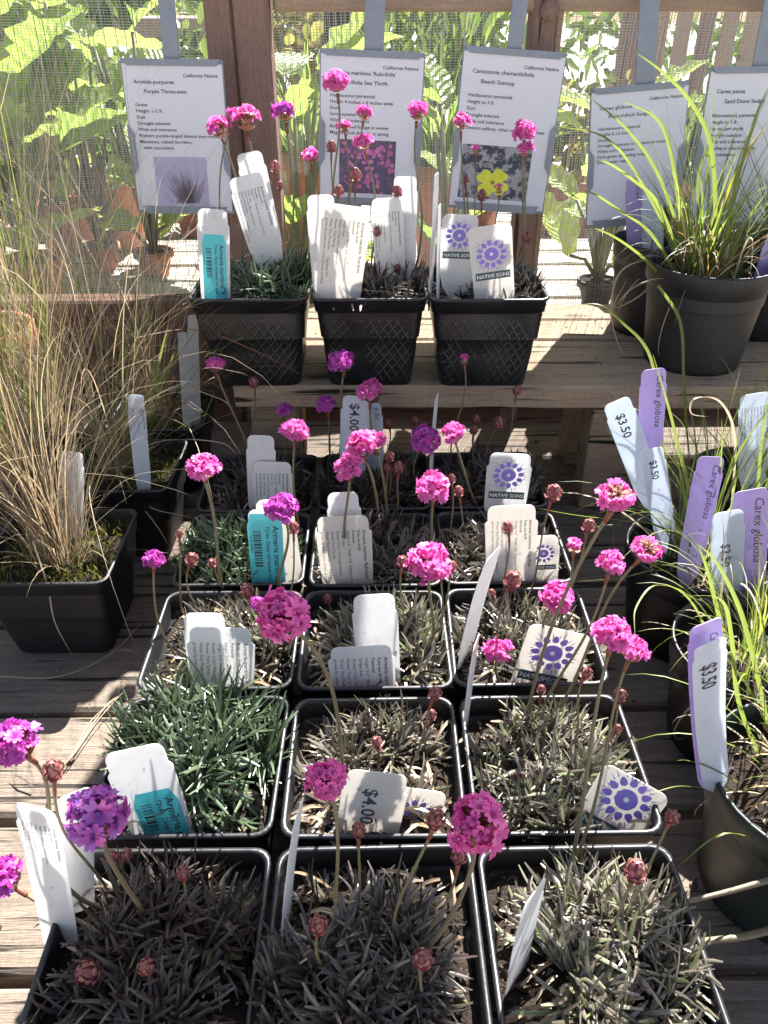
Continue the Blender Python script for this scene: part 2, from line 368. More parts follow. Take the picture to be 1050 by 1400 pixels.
def bez(p0, p1, p2, p3, n):
    o = []
    for i in range(n + 1):
        t = i / n; s = 1 - t
        o.append(p0 * (s ** 3) + p1 * (3 * s * s * t) + p2 * (3 * s * t * t) + p3 * (t ** 3))
    return o
def catmull(P, n=6):
    out = []
    Q = [P[0] * 2 - P[1]] + P + [P[-1] * 2 - P[-2]]
    for i in range(1, len(Q) - 2):
        a, b, c, d = Q[i - 1:i + 3]
        for k in range(n):
            t = k / n
            out.append(.5 * ((2 * b) + (c - a) * t + (2 * a - 5 * b + 4 * c - d) * t * t + (3 * b - a - 3 * c + d) * t ** 3))
    out.append(P[-1]); return out

# ------------------------------------------------------------------ text
_tc = {}
def text_geo(body, bold=0., shear=0., sp=1.):
    key = (body, bold, shear, sp)
    if key not in _tc:
        c = bpy.data.curves.new('t', 'FONT'); c.body = body; c.size = 1; c.resolution_u = 2; c.offset = bold; c.shear = shear; c.space_line = sp
        o = bpy.data.objects.new('t', c); COL.objects.link(o)
        dg = bpy.context.evaluated_depsgraph_get()
        me = bpy.data.meshes.new_from_object(o.evaluated_get(dg))
        v = [(p.co.x, p.co.y) for p in me.vertices]; f = [tuple(p.vertices) for p in me.polygons]
        bpy.data.objects.remove(o); bpy.data.curves.remove(c); bpy.data.meshes.remove(me)
        _tc[key] = (v, f)
    return _tc[key]
def put_text(mb, body, fn, u0, v0, s, bold=0., rot=False, n=.0004, width=None, shear=0., sp=1.):
    """fn(u, v, n) -> world point; rot: text runs downwards with letter tops to the right"""
    v, f = text_geo(body, bold, shear, sp)
    if not v: return
    sx = s
    if width: sx = width / max(.001, max(p[0] for p in v) - min(p[0] for p in v))
    P = [fn(u0 + y * s, v0 - x * sx, n) if rot else fn(u0 + x * sx, v0 + y * s, n) for x, y in v]
    mb.add(P, f, False)

# ------------------------------------------------------------------ GROUND AND BENCHES
g = MB(); g.add([(-60, -60, 0), (60, -60, 0), (60, 60, 0), (-60, 60, 0)], [(0, 1, 2, 3)], False)
go = g.build('ground', M['gravel']); go['kind'] = 'structure'

bench = thing('display_bench', (0, .5, 0), 'low weathered grey plank bench carrying all the potted plants', 'bench')
ys = [-.06, .045, .145, .245, .352, .452, .555, .655, .76, .865, .975]
for i in range(len(ys) - 1):
    mb = MB(); dz = random.uniform(-.002, .0)
    gap = random.choice([.0015, .003, .004])
    box(mb, -.95, .95, ys[i] + gap, ys[i + 1] - gap, ZT - .03 + dz, ZT + dz if i not in (3, 4) else ZT + dz, .003)
    mb.build('plank', M['deck'], bench)
for x in (-.8, 0, .8):
    mb = MB(); box(mb, x - .02, x + .02, -.05, .96, ZT - .12, ZT - .033); mb.build('joist', M['deck'], bench)
    for y in (.0, .90):
        mb = MB(); box(mb, x - .035, x + .035, y - .035, y + .035, 0, ZT - .121); mb.build('leg', M['deck'], bench)

# raised shelf, front edge turned a touch towards the sedges
sl = at(318, 527, .727); XS = sl.x
shelf = thing('raised_shelf', (XS, .74, ZT), 'raised plank shelf step standing on the bench against the screen', 'shelf')
def skew(mb, k=.022):           # right end slightly nearer
    mb.v = [(x, y - (x - XS) * k, z) for x, y, z in mb.v]
for (a, b, x0, dz) in ((.727, .853, XS, 0), (.861, .925, XS - .02, -.001), (.934, .99, XS - .01, -.003)):
    mb = MB(); box(mb, x0, .95, a, b, ZS - .024 + dz, ZS + dz, .002); skew(mb); mb.build('board', M['shelf'], shelf)
for x in (XS + .035, .25, .8):
    mb = MB(); box(mb, x - .024, x + .024, .752, .79, ZT + .001, ZS - .0245); skew(mb); mb.build('support_block', M['shelf'], shelf)
    mb = MB(); box(mb, x - .02, x + .02, .85, .89, ZT + .001, ZS - .0275); skew(mb); mb.build('support_block', M['shelf'], shelf)

# ------------------------------------------------------------------ SCREEN FRAME
frame = thing('timber_screen_frame', (0, 1.0, 0), 'brown timber frame of posts and rails holding the shade cloth', 'screen frame')
def px_x(px, py, Y): return at(px, py, Y).x
mb = MB(); box(mb, px_x(284, 100, .99), px_x(323, 100, .99), 1.0, 1.04, 0, ZC + .35, .003); mb.build('post', M['post'], frame)
mb = MB(); box(mb, px_x(325, 100, .99), px_x(372, 100, .99), .992, 1.035, 0, ZC + .35, .003); mb.build('post', M['post'], frame)
mb = MB(); box(mb, px_x(729, 30, .99), px_x(763, 30, .99), .998, 1.03, 0, ZC + .35, .003); mb.build('post', M['post'], frame)
mb = MB(); box(mb, px_x(763.5, 30, .99), px_x(774, 30, .99), 1.004, 1.04, 0, ZC + .35, .002); mb.build('batten', M['beam'], frame)
for x in (-.75, .78):
    mb = MB(); box(mb, x - .03, x + .03, 1.004, 1.042, 0, ZC + .35, .003); mb.build('post', M['post'], frame)
mb = MB(); box(mb, px_x(373, 30, .99), .95, 1.0, 1.034, ZC - .010, ZC + .065, .003); mb.build('top_rail', M['beam'], frame)
mb = MB(); box(mb, -.95, px_x(283, 100, .99), .996, 1.03, ZT - .03, ZS - .002, .003); mb.build('bottom_rail', M['rail'], frame)
mb = MB(); box(mb, px_x(373, 100, .99), .95, 1.0, 1.03, ZT - .03, ZT + .064, .003); mb.build('bottom_rail', M['rail'], frame)
for px, py in ((752, 14),):
    c = at(px, py, .996); mb = MB()
    tube(mb, [c + Vector((0, .004, 0)), c + Vector((0, -.003, 0))], .011, .010, 14); mb.build('bolt_washer', M['post'], frame)

# woven shade cloth: every thread is real, far too many to count
mb = MB(); YM = 1.046; z0, z1 = ZT - .02, ZC + .10
x = -.95
def thread(a, b, wd, th, ax):
    if ax == 'v': box4(a, b, wd, th)
i = 0
while x < .95:
    wv = random.uniform(.0005, .0008); sw = random.uniform(-.0006, .0006)
    n = 10; vs = []; fs = []
    for k in range(n + 1):
        z = z0 + (z1 - z0) * k / n
        dx = sw * k / n * 4 + .0035 * math.sin(z * 9 + x * 7)
        dy = .006 * noise.noise(Vector((x * 5, z * 6, 1)))
        vs += [(x + dx - wv / 2, YM + dy, z), (x + dx, YM + dy - .0006, z), (x + dx + wv / 2, YM + dy, z)]
    for k in range(n):
        a = k * 3; fs += [(a, a + 1, a + 4, a + 3), (a + 1, a + 2, a + 5, a + 4)]
    mb.add(vs, fs); x += .0026
z = z0
while z < z1:
    wv = random.uniform(.00035, .0006); vs = []; fs = []; n = 60
    for k in range(n + 1):
        x = -.95 + 1.9 * k / n
        dz = .003 * math.sin(x * 6 + z * 5) + random.uniform(-.0002, .0002)
        dy = .006 * noise.noise(Vector((x * 5, z * 6, 1)))
        vs += [(x, YM + dy + .0006, z + dz - wv / 2), (x, YM + dy + .0006, z + dz + wv / 2)]
    for k in range(n): a = k * 2; fs.append((a, a + 2, a + 3, a + 1))
    mb.add(vs, fs); z += .0027
so = mb.build('shade_cloth', M['cloth'], frame); so['kind'] = 'stuff'

# ------------------------------------------------------------------ SIGNS
def pic_mat(kind):
    m, n, out = nodes('printed_photo_' + kind)
    b = n.nodes.new('ShaderNodeBsdfPrincipled'); b.inputs['Roughness'].default_value = .5
    if kind == 'grass':
        co = coords(n, (1, 1, .25)); f = nz(n, co, 160, 6, .7, 1.2); f2 = nz(n, coords(n), 38, 3)
        c = mixc(n, ramp(n, f, [(.34, .31, .42), (.50, .46, .60), (.66, .62, .76)]), ramp(n, f2, [(.6, .6, .62), (1.1, 1.1, 1.15)]), .9)
    elif kind == 'pink':
        v = n.nodes.new('ShaderNodeTexVoronoi'); v.inputs['Scale'].default_value = 150; n.links.new(coords(n), v.inputs['Vector'])
        f = nz(n, coords(n), 260, 4)
        base = ramp(n, f, [(.03, .02, .05), (.10, .07, .13), (.22, .16, .26)])
        mr = n.nodes.new('ShaderNodeMapRange'); mr.inputs[1].default_value = .40; mr.inputs[2].default_value = .32; n.links.new(v.outputs['Distance'], mr.inputs[0])
        f3 = nz(n, coords(n), 45, 3); mk = n.nodes.new('ShaderNodeMapRange'); mk.inputs[1].default_value = .45; mk.inputs[2].default_value = .52; n.links.new(f3, mk.inputs[0])
        mu = n.nodes.new('ShaderNodeMath'); mu.operation = 'MULTIPLY'; n.links.new(mr.outputs[0], mu.inputs[0]); n.links.new(mk.outputs[0], mu.inputs[1])
        c = mixc(n, base, (.52, .11, .30), mu.outputs[0], 'MIX')
    else:
        f = nz(n, coords(n), 85, 6, .7)
        mr = n.nodes.new('ShaderNodeMapRange'); mr.inputs[1].default_value = .46; mr.inputs[2].default_value = .52; n.links.new(f, mr.inputs[0])
        c = mixc(n, (.03, .035, .06), ramp(n, nz(n, coords(n), 220, 3), [(.2, .2, .21), (.42, .41, .41)]), mr.outputs[0], 'MIX')
    n.links.new(c, b.inputs['Base Color']); n.links.new(b.outputs[0], out.inputs[0])
    return m
M['tuftink'] = pmat('grey_violet_ink', [(.20, .17, .24), (.30, .26, .34), (.40, .36, .45), (.15, .14, .17)], .6)
M['pinkink'] = pmat('pink_ink', [(.50, .12, .30), (.60, .22, .42), (.42, .09, .28)], .6)
M['yellowink'] = pmat('yellow_ink', [(.68, .70, .05)], .5, mottle=.2, mscale=120)
def sign(tl, tr, bl, Y, strap, lines, photo, label, lean=.01):
    TL, TR = at(*tl, Y), at(*tr, Y - .004); BL = at(*bl, Y - lean)
    W = (TR - TL).length; H = (BL - TL).length
    u = (TR - TL).normalized(); v = (TL - BL).normalized(); v = (v - u * v.dot(u)).normalized(); nn = u.cross(v)
    C = TL - v * H
    fn = lambda a, b, c: C + u * a + v * b + nn * c
    s = thing('plant_sign', tuple(fn(W / 2, 0, 0)), label, 'sign', 'plant information signs hung on the screen')
    def slab(a0, a1, b0, b1, c0, c1, name, mat, parent=s):
        mb = MB(); box(mb, a0, a1, b0, b1, c0, c1, .0006)
        mb.v = [tuple(fn(*p)) for p in mb.v]; return mb.build(name, mat, parent)
    slab(0, W, 0, H, -.0035, -.0015, 'backing_plate', M['galv'])
    paper = slab(.0012, W - .0012, .003, H - .004, -.0013, -.0005, 'paper', M['paper'])
    mb = MB()       # folded top lip, a trapezium
    def poly(mb, P, c0=.0004, c1=.0012):
        k = len(P); vs = [fn(a, b, c0) for a, b in P] + [fn(a, b, c1) for a, b in P]
        fs = [tuple(range(k))[::-1], tuple(range(k, 2 * k))] + [(i, (i + 1) % k, k + (i + 1) % k, k + i) for i in range(k)]
        mb.add(vs, fs, False)
    poly(mb, [(.001, H + .0005), (.007, H - .0060), (W - .007, H - .0060), (W - .001, H + .0005)]); mb.build('top_clip', M['galv'], s)
    mb = MB(); poly(mb, [(.012, -.0005), (.006, .0075), (W - .006, .0075), (W - .012, -.0005)]); mb.build('bottom_clip', M['galv'], s)
    for q in (0, 1):
        mb = MB(); X = lambda a: a if q == 0 else W - a
        P = [(X(-.0006), H * .24), (X(-.0006), H * .60), (X(.0062), H * .53), (X(.0062), H * .31)]
        if q == 0: P = P[::-1]
        poly(mb, P); mb.build('side_clip', M['galv'], s)
    # hanging strap going up over the rail
    a = size(strap[0], TL); x0 = W * strap[1]
    slab(x0 - a / 2, x0 + a / 2, H * .5, H + .26, -.0065, -.0037, 'hanging_strap', M['galv'])
    mb = MB(); mb2 = MB()
    th = H * .030
    put_text(mb, 'California Native', fn, W * .60, H * .893, th * 1.0, .012, width=W * .34, n=-.0002)
    yy = H * .85
    for k, (ind, t, wd) in enumerate(lines):
        put_text(mb, t, fn, W * ind, yy, th * (1.15 if k < 2 else 1.0), .012, width=W * wd, n=-.0002)
        yy -= H * (.058 if k == 0 else .082 if k == 1 else .0395)
    mb.build('printed_text', M['greyink'], paper)
    if photo:
        kind, a0, a1, b0, b1 = photo
        mb = MB(); mb.add([fn(a, b, -.0003) for a, b in ((W * a0, H * b0), (W * a1, H * b0), (W * a1, H * b1), (W * a0, H * b1))], [(0, 1, 2, 3)], False)
        po = mb.build('printed_photo', pic_mat(kind), paper, org=fn(W / 2, H * .2, 0)); po.parent = paper
        po.location = fn(W / 2, H * .2, 0) - Vector(paper['org'])
        rs = random.Random(5)
        if kind == 'grass':      # printed tuft
            mb = MB(); cx, cy_ = W * (a0 + a1) / 2 + W * .04, H * (b0 + .015)
            for q_ in range(170):
                an = rs.gauss(0, .55); l_ = H * rs.uniform(.10, .27); w_ = W * .004; bx0 = cx + rs.gauss(0, W * .05)
                tx, ty = bx0 + math.sin(an) * l_, cy_ + math.cos(an) * l_ * .95
                tx = min(max(tx, W * (a0 + .01)), W * (a1 - .01)); ty = min(ty, H * (b1 - .01))
                mb.add([fn(bx0 - w_, cy_ + H * .01 * rs.random(), -.0001), fn(bx0 + w_, cy_, -.0001), fn((bx0 + tx) / 2 + w_, (cy_ + ty) / 2 + H * .01, -.0001), fn(tx, ty, -.0001), fn((bx0 + tx) / 2 - w_, (cy_ + ty) / 2 + H * .01, -.0001)], [(0, 1, 2, 3, 4)], False)
            mb.build('printed_tuft', M['tuftink'], paper)
        if kind == 'pink':
            mb = MB()
            for q_ in range(75):
                fy = rs.random() ** .6; cx, cy_ = W * (a0 + .03 + (a1 - a0 - .06) * rs.random()), H * (b0 + .02 + (b1 - b0 - .04) * fy); r_ = W * rs.uniform(.012, .026)
                mb.add([fn(cx + r_ * math.cos(t_ * .785 + q_) * rs.uniform(.7, 1.1), cy_ + r_ * math.sin(t_ * .785 + q_) * rs.uniform(.7, 1.1), -.0001 + q_ * 1e-6) for t_ in range(8)], [tuple(range(8))], False)
            mb.build('printed_blossoms', M['pinkink'], paper)
        if kind == 'rock':
            mb = MB(); cx, cyy = W * (a0 + a1) / 2 - W * .01, H * .185; rr = W * .19
            for p in range(4):
                ang = R(45 + 90 * p + 8); P = []
                for q in range(14):
                    t = 2 * math.pi * q / 14
                    lx = rr * (.50 + .50 * math.cos(t)) * (1 - .14 * math.exp(-(t / .35) ** 2) - .14 * math.exp(-((t - 6.283) / .35) ** 2)); ly = rr * .42 * math.sin(t) * (1 + .35 * math.cos(t))
                    P.append(fn(cx + lx * math.cos(ang) - ly * math.sin(ang), cyy + (lx * math.sin(ang) + ly * math.cos(ang)) * .8, -.0001 + .00001 * p))
                mb.add(P, [tuple(range(14))], False)
            pf = mb.build('printed_flower', M['yellowink'], paper)
            mb = MB(); mb.add([fn(cx + rr * .13 * math.cos(t * .785), cyy + rr * .11 * math.sin(t * .785), .0) for t in range(8)], [tuple(range(8))], False); mb.build('printed_eye', M['orangeg'], paper)
    return s
sign((163, 80), (304, 82), (177, 290), .955, (22, .5),
     [(.11, 'Aristida purpurea', .40), (.20, 'Purple Three-awn', .42), (.10, 'Grass', .12), (.10, 'Height 1-2 ft', .26), (.10, 'Sun', .085), (.10, 'Drought tolerant', .33), (.10, 'Wide soil tolerance', .39), (.10, 'Flowers purple-tinged almost year-round', .82), (.10, 'Meadows, mixed borders,', .53), (.12, ' with succulents', .31)],
     ('grass', .22, .76, .055, .385), 'Purple Three-awn information sign with a greyish grass photo', .012)
sign((437, 66), (582, 73), (434, 277), .955, (27, .51),
     [(.11, "Armeria maritima 'Rubrifolia'", .62), (.19, 'Rubrifolia Sea Thrift', .46), (.10, 'Herbaceous perennial', .43), (.10, 'Height 4 inches x 6 inches wide', .61), (.10, 'Sun', .085), (.10, 'Some summer water', .38), (.10, 'Wide soil tolerance', .39), (.10, 'Burgundy red foliage in winter', .58), (.10, 'Magenta pink flowers in spring', .58)],
     ('pink', .20, .76, .08, .44), 'Rubrifolia Sea Thrift information sign with a photo of pink flowers', .012)
sign((634, 62), (776, 73), (630, 284), .955, (21, .49),
     [(.11, 'Camissonia cheiranthifolia', .60), (.20, 'Beach Suncup', .33), (.09, 'Herbaceous perennial', .43), (.09, 'Height to 3 ft', .26), (.09, 'Sun', .085), (.09, 'Drought tolerant', .33), (.09, 'Wide soil tolerance', .39), (.09, 'Flowers yellow, often red spots at base', .80)],
     ('rock', .09, .80, .075, .42), 'Beach Suncup information sign with a yellow flower photo', .012)
sign((808, 122), (944, 110), (800, 312), .965, (26, .55),
     [(.10, 'Carex globosa', .33), (.19, 'Round-fruit Sedge', .42), (.09, 'Herbaceous perennial', .43), (.09, 'Height 6-12 inches', .36), (.09, 'Shade', .12), (.09, 'Drought tolerant to occasional water', .72), (.09, 'Wide soil tolerance', .39), (.09, 'Dark green spreading sedge', .52), (.09, 'Good under oaks', .32)],
     None, 'Round-fruit Sedge information sign, tilted, without a photo', .012)
sign((972, 92), (1112, 90), (962, 312), .965, (28, .52),
     [(.10, 'Carex pansa', .28), (.19, 'Sand Dune Sedge', .40), (.09, 'Rhizomatous perennial', .45), (.09, 'Height to 1 ft', .26), (.09, 'Sun to part shade', .34), (.09, 'Drought tolerant', .33), (.09, 'Wide soil tolerance', .39), (.09, 'Effective in meadow or as', .50), (.09, 'lawn substitute', .30)],
     None, 'Sand Dune Sedge information sign beside the last strap', .012)

# ------------------------------------------------------------------ POTS
def rsq(h, r, n=5):
    """rounded square loop"""
    o = []
    for q, (sx, sy) in enumerate(((1, 1), (-1, 1), (-1, -1), (1, -1))):
        for k in range(n):
            a = R(90 * q + 90 * k / (n - 1))
            o.append((sx * (h - r) + r * math.cos(a), sy * (h - r) + r * math.sin(a)))
    return o
def circ(h, n=36): return [(h * math.cos(2 * math.pi * k / n), h * math.sin(2 * math.pi * k / n)) for k in range(n)]
def loft(mb, loops, bottom=True):
    n = len(loops[0][0]); vs = []; fs = []
    for (L, z) in loops: vs += [(x, y, z) for x, y in L]
    for i in range(len(loops) - 1):
        for k in range(n): fs.append((i * n + k, i * n + (k + 1) % n, (i + 1) * n + (k + 1) % n, (i + 1) * n + k))
    if bottom: fs.append(tuple(range(n))[::-1])
    mb.add(vs, fs)
def square_pot(c, h=.052, H=POT_H, dent=0.):
    mb = MB(); z = c[2]
    prof = [(.74, 0, .010), (.76, .003, .012), (.82, .35 * H, .011), (.885, H - .0155, .010), (.955, H - .0135, .010), (.975, H - .0035, .010), (1.0, H - .0015, .010), (1.0, H, .010), (.955, H + .0004, .009), (.94, H - .002, .009), (.915, H - .02, .009), (.88, H - .04, .009)]
    loops = []
    for k, (f, zz, r) in enumerate(prof): loops.append((rsq(h * f, r), zz))
    loft(mb, loops)
    out = []
    for (x, y, zz) in mb.v:
        wob = .0012 * noise.noise(Vector((x * 30 + c[0] * 50, y * 30 + c[1] * 50, zz * 20)))
        k = 1 + wob / h * 1.5
        x2, y2 = x * k, y * k
        if dent and y < -h * .5 and .02 < zz < H - .012:   # pushed-in front
            y2 += dent * math.exp(-(x / .03) ** 2) * math.sin((zz - .02) / (H - .032) * math.pi)
        out.append((c[0] + x2, c[1] + y2, z + zz))
    mb.v = out
    return mb
def round_pot(c, r, H, taper=.78):
    mb = MB(); prof = [(taper, 0), (taper + .01, .003), (taper + (1 - taper) * .55, H * .6), (.95, H - .02), (.985, H - .018), (1.0, H - .003), (1.0, H), (.97, H), (.955, H - .01), (.93, H - .035)]
    loft(mb, [(circ(r * f), zz) for f, zz in prof])
    mb.v = [(c[0] + x, c[1] + y, c[2] + zz) for x, y, zz in mb.v]
    return mb
def soil_sheet(c, h, z, seed, rnd=False, bump=.004):
    mb = MB(); N = 18; vs = []; fs = []
    for j in range(N + 1):
        for i in range(N + 1):
            a, b = (i / N * 2 - 1), (j / N * 2 - 1)
            if rnd:
                L = max(abs(a), abs(b)); d = math.hypot(a, b) or 1; x, y = a / d * L * h, b / d * L * h
            else: x, y = a * h, b * h
            q = noise.noise(Vector((x * 70 + seed, y * 70, seed))) + .6 * noise.noise(Vector((x * 190, y * 190 + seed, seed)))
            vs.append((c[0] + x, c[1] + y, z + bump * q + .0035 * (1 - max(abs(a), abs(b)))))
    for j in range(N):
        for i in range(N): k = j * (N + 1) + i; fs.append((k, k + 1, k + N + 2, k + N + 1))
    mb.add(vs, fs); return mb
def chunk(mb, p, s, flat=.6):
    """an irregular crumb of bark or grit"""
    ax = Vector((random.gauss(0, 1), random.gauss(0, 1), random.gauss(0, .5))).normalized()
    bx_ = ax.orthogonal().normalized(); cx = ax.cross(bx_)
    e = [s * random.uniform(.7, 1.5), s * random.uniform(.4, .8), s * random.uniform(.25, .6) * flat / .6]
    V = []
    for q in range(6):
        d = (ax * e[0], ax * -e[0], bx_ * e[1], bx_ * -e[1], cx * e[2], cx * -e[2])[q]
        V.append(p + d + Vector((random.uniform(-s, s), random.uniform(-s, s), random.uniform(-s, s))) * .25)
    mb.add(V, [(0, 2, 4), (2, 1, 4), (1, 3, 4), (3, 0, 4), (2, 0, 5), (1, 2, 5), (3, 1, 5), (0, 3, 5)], False)

TAGS = []
def hides_tag(P):
    for (B, u, v, n, W, L) in TAGS:
        for p in P:
            d = p - B
            if abs(d.x) > .06 or abs(d.y) > .06: break
            if abs(d.dot(u)) < W * .5 + .001 and -.001 < d.dot(n) < .022 and -.012 < d.dot(v) < L: return True
    return False
def thrift_foliage(c, z, h, n, ln, seed, off=(0, 0), height=.016, spread=.76, wd=.0019):
    rs = random.Random(seed); mb = MB(); n = int(n * 1.75)
    ctr = Vector((c[0] + off[0], c[1] + off[1], z))
    for q in range(n):
        a = rs.uniform(0, 2 * math.pi); rr = h * spread * math.sqrt(rs.random())
        d = Vector((math.cos(a), math.sin(a), 0)); f = rr / (h * spread)
        p = ctr + d * rr + Vector((0, 0, height * (1 - f * f) * rs.uniform(.5, 1.1)))
        p.x = min(max(p.x, c[0] - h * .86), c[0] + h * .86); p.y = min(max(p.y, c[1] - h * .86), c[1] + h * .86)
        ax = (Vector((0, 0, 1)) + d * (f * .9) + Vector((rs.gauss(0, .2), rs.gauss(0, .2), 0))).normalized()
        s1 = ax.orthogonal().normalized(); s2 = ax.cross(s1)
        for k in range(rs.randint(13, 19)):
            b = rs.uniform(0, 2 * math.pi); side = s1 * math.cos(b) + s2 * math.sin(b)
            til = rs.uniform(.35, 1.45) ; L = ln * rs.uniform(.55, 1.15)
            d0 = (ax * math.cos(til * .55) + side * math.sin(til * .55)).normalized()
            d1 = (ax * math.cos(til * 1.25) + side * math.sin(til * 1.25) - Vector((0, 0, .25 * rs.random()))).normalized()
            tw = Vector((rs.gauss(0, .42), rs.gauss(0, .42), rs.gauss(0, .2)))
            P = []; cur = p - ax * .003 + side * .001
            for i in range(6):
                P.append(cur.copy()); t = i / 5
                cur = cur + ((d0 * (1 - t) + (d1 + tw) * t).normalized()) * (L / 5)
            for w_ in P:
                w_.z = max(w_.z, z + .001)
                for ix in (0, 1):       # leaves turn up where they meet the rim
                    e = w_[ix] - c[ix]; lim_ = h * .84
                    if abs(e) > lim_: w_[ix] = c[ix] + math.copysign(lim_ + (abs(e) - lim_) * .45, e); w_.z += (abs(e) - lim_) * .5
            if rs.random() > .07 and hides_tag(P): continue
            blade(mb, P, wd * rs.uniform(.75, 1.2), d0.cross(ax) if d0.cross(ax).length > .05 else s1, .35, True)
    return mb

# ---------------------------------------------------------------- flower pieces
def frame_of(ax):
    a = ax.normalized(); u = a.cross(Vector((.12, .97, .2))).normalized(); return a, u, a.cross(u)
def floret(mb, p, d, r, rs):
    """five rounded petals flaring from a short throat"""
    a, u, v = frame_of(d); ph = rs.uniform(0, 6.28); op = rs.uniform(.55, 1.05)
    for k in range(5):
        q = ph + k * 2 * math.pi / 5; o = u * math.cos(q) + v * math.sin(q); s = a.cross(o)
        base = p - a * r * .5
        op = op * rs.uniform(.85, 1.15); m1 = p + o * r * .42 * op + a * r * .18
        m2 = p + o * r * .95 * op + a * r * rs.uniform(.12, .42)
        wd = r * .50; notch = m2 - o * r * .16
        V = [base, m1 - s * wd * .75 + a * r * .05, m1 - a * r * .05, m1 + s * wd * .75 + a * r * .05, m2 - s * wd * .8, notch + a * r * .02, m2 + s * wd * .8, m2 - s * wd * .35 + o * r * .1, m2 + s * wd * .35 + o * r * .1]
        mb.add(V, [(0, 2, 1), (0, 3, 2), (1, 2, 5, 7, 4), (2, 3, 6, 8, 5)], True)
def scale_(mb, p, d, up, L, wd):
    """one overlapping papery bract"""
    s = d.cross(up).normalized()
    V = [p - s * wd * .5, p + s * wd * .5, p + up * L * .55 + d * wd * .22 - s * wd * .55, p + up * L * .55 + d * wd * .42, p + up * L * .55 + d * wd * .22 + s * wd * .55, p + up * L + d * wd * .05]
    mb.add(V, [(0, 1, 4, 3), (0, 3, 2), (2, 3, 5), (3, 4, 5)], True)
def head(kind, p, ax, r, rs):
    """returns petals-or-bud mesh, bract mesh"""
    a, u, v = frame_of(ax); top = MB(); br = MB()
    if kind in ('full', 'half', 'violet', 'blue', 'faded', 'tuft'):
        lim = {'full': 1.85, 'half': 1.35, 'violet': 1.6, 'blue': 1.8, 'faded': 1.7, 'tuft': .8}[kind] * rs.uniform(.92, 1.06)
        flat = rs.uniform(.72, .95); lop = (u * math.cos(rs.uniform(0, 6.28)) + v * .5) * rs.uniform(.0, .22)
        N = {'full': 36, 'half': 26, 'violet': 30, 'blue': 36, 'faded': 34, 'tuft': 9}[kind]
        gold = math.pi * (3 - math.sqrt(5)); fade = MB()
        for i in range(N):
            ct = 1 - (1 - math.cos(lim)) * (i + .5) / N; th = math.acos(ct) + rs.gauss(0, .07); ph = i * gold + rs.gauss(0, .1)
            d = a * math.cos(th) + (u * math.cos(ph) + v * math.sin(ph)) * math.sin(th)
            if rs.random() < .08: continue
            d = d + lop; d = d - a * (d.dot(a) * (1 - flat))
            rad = r * rs.choice([rs.uniform(.74, .95), rs.uniform(.55, .9)])
            if kind == 'faded' and th < 1.0:
                scale_(fade, p + d * rad * .7, (u * math.cos(ph + 1) + v * math.sin(ph + 1)), d, r * .42, r * .2)
                scale_(fade, p + d * rad * .7, (u * math.cos(ph + 3) + v * math.sin(ph + 3)), d, r * .36, r * .2)
            else:
                floret(top, p + d * rad, (d + Vector((rs.gauss(0, .2), rs.gauss(0, .2), rs.gauss(0, .2)))).normalized(), r * rs.uniform(.33, .48), rs)
            tube(br, [p + d * r * .15, p + d * rad * .9], r * .05, r * .09, 4)
        top.extra = fade
        for k in range(18):
            ph = k * 2 * math.pi / 9 + (k // 9) * .35; lev = k // 9
            d = u * math.cos(ph) + v * math.sin(ph)
            upv = (a * (.55 + .5 * lev) + d * (.85 - .45 * lev)).normalized()
            scale_(br, p - a * r * (.62 - .18 * lev) + d * r * .12, d, upv, r * rs.uniform(.55, .72), r * .36)
    else:   # bud
        top.extra = None
        for lev in range(5):
            n = (7, 7, 6, 5, 3)[lev]; th = (2.35, 1.75, 1.2, .7, .25)[lev]
            for k in range(n):
                ph = (k + lev * .5) * 2 * math.pi / n + rs.gauss(0, .1)
                d = u * math.cos(ph) + v * math.sin(ph)
                q = p + a * r * 1.05 * math.cos(th) + d * r * .86 * math.sin(th)
                nd = (d * math.sin(th) + a * math.cos(th)).normalized()
                upv = (a * math.sin(th) - d * math.cos(th) * .9 + nd * .22).normalized()
                scale_(top, q - upv * r * .3, nd, upv, r * rs.uniform(.75, .95), r * .52)
        loft_pts = [p - a * r * .95, p - a * r * .5, p + a * r * .1, p + a * r * .6, p + a * r * .9]
        rr = [.25, .66, .74, .55, .2]; vs = []; fs = []
        for i, c in enumerate(loft_pts):
            for k in range(8): q = k * math.pi / 4; vs.append(c + (u * math.cos(q) + v * math.sin(q)) * r * rr[i])
        for i in range(4):
            for k in range(8): fs.append((i * 8 + k, i * 8 + (k + 1) % 8, i * 8 + 8 + (k + 1) % 8, i * 8 + 8 + k))
        fs += [tuple(range(32, 40))]
        top.add(vs, fs)
    return top, br

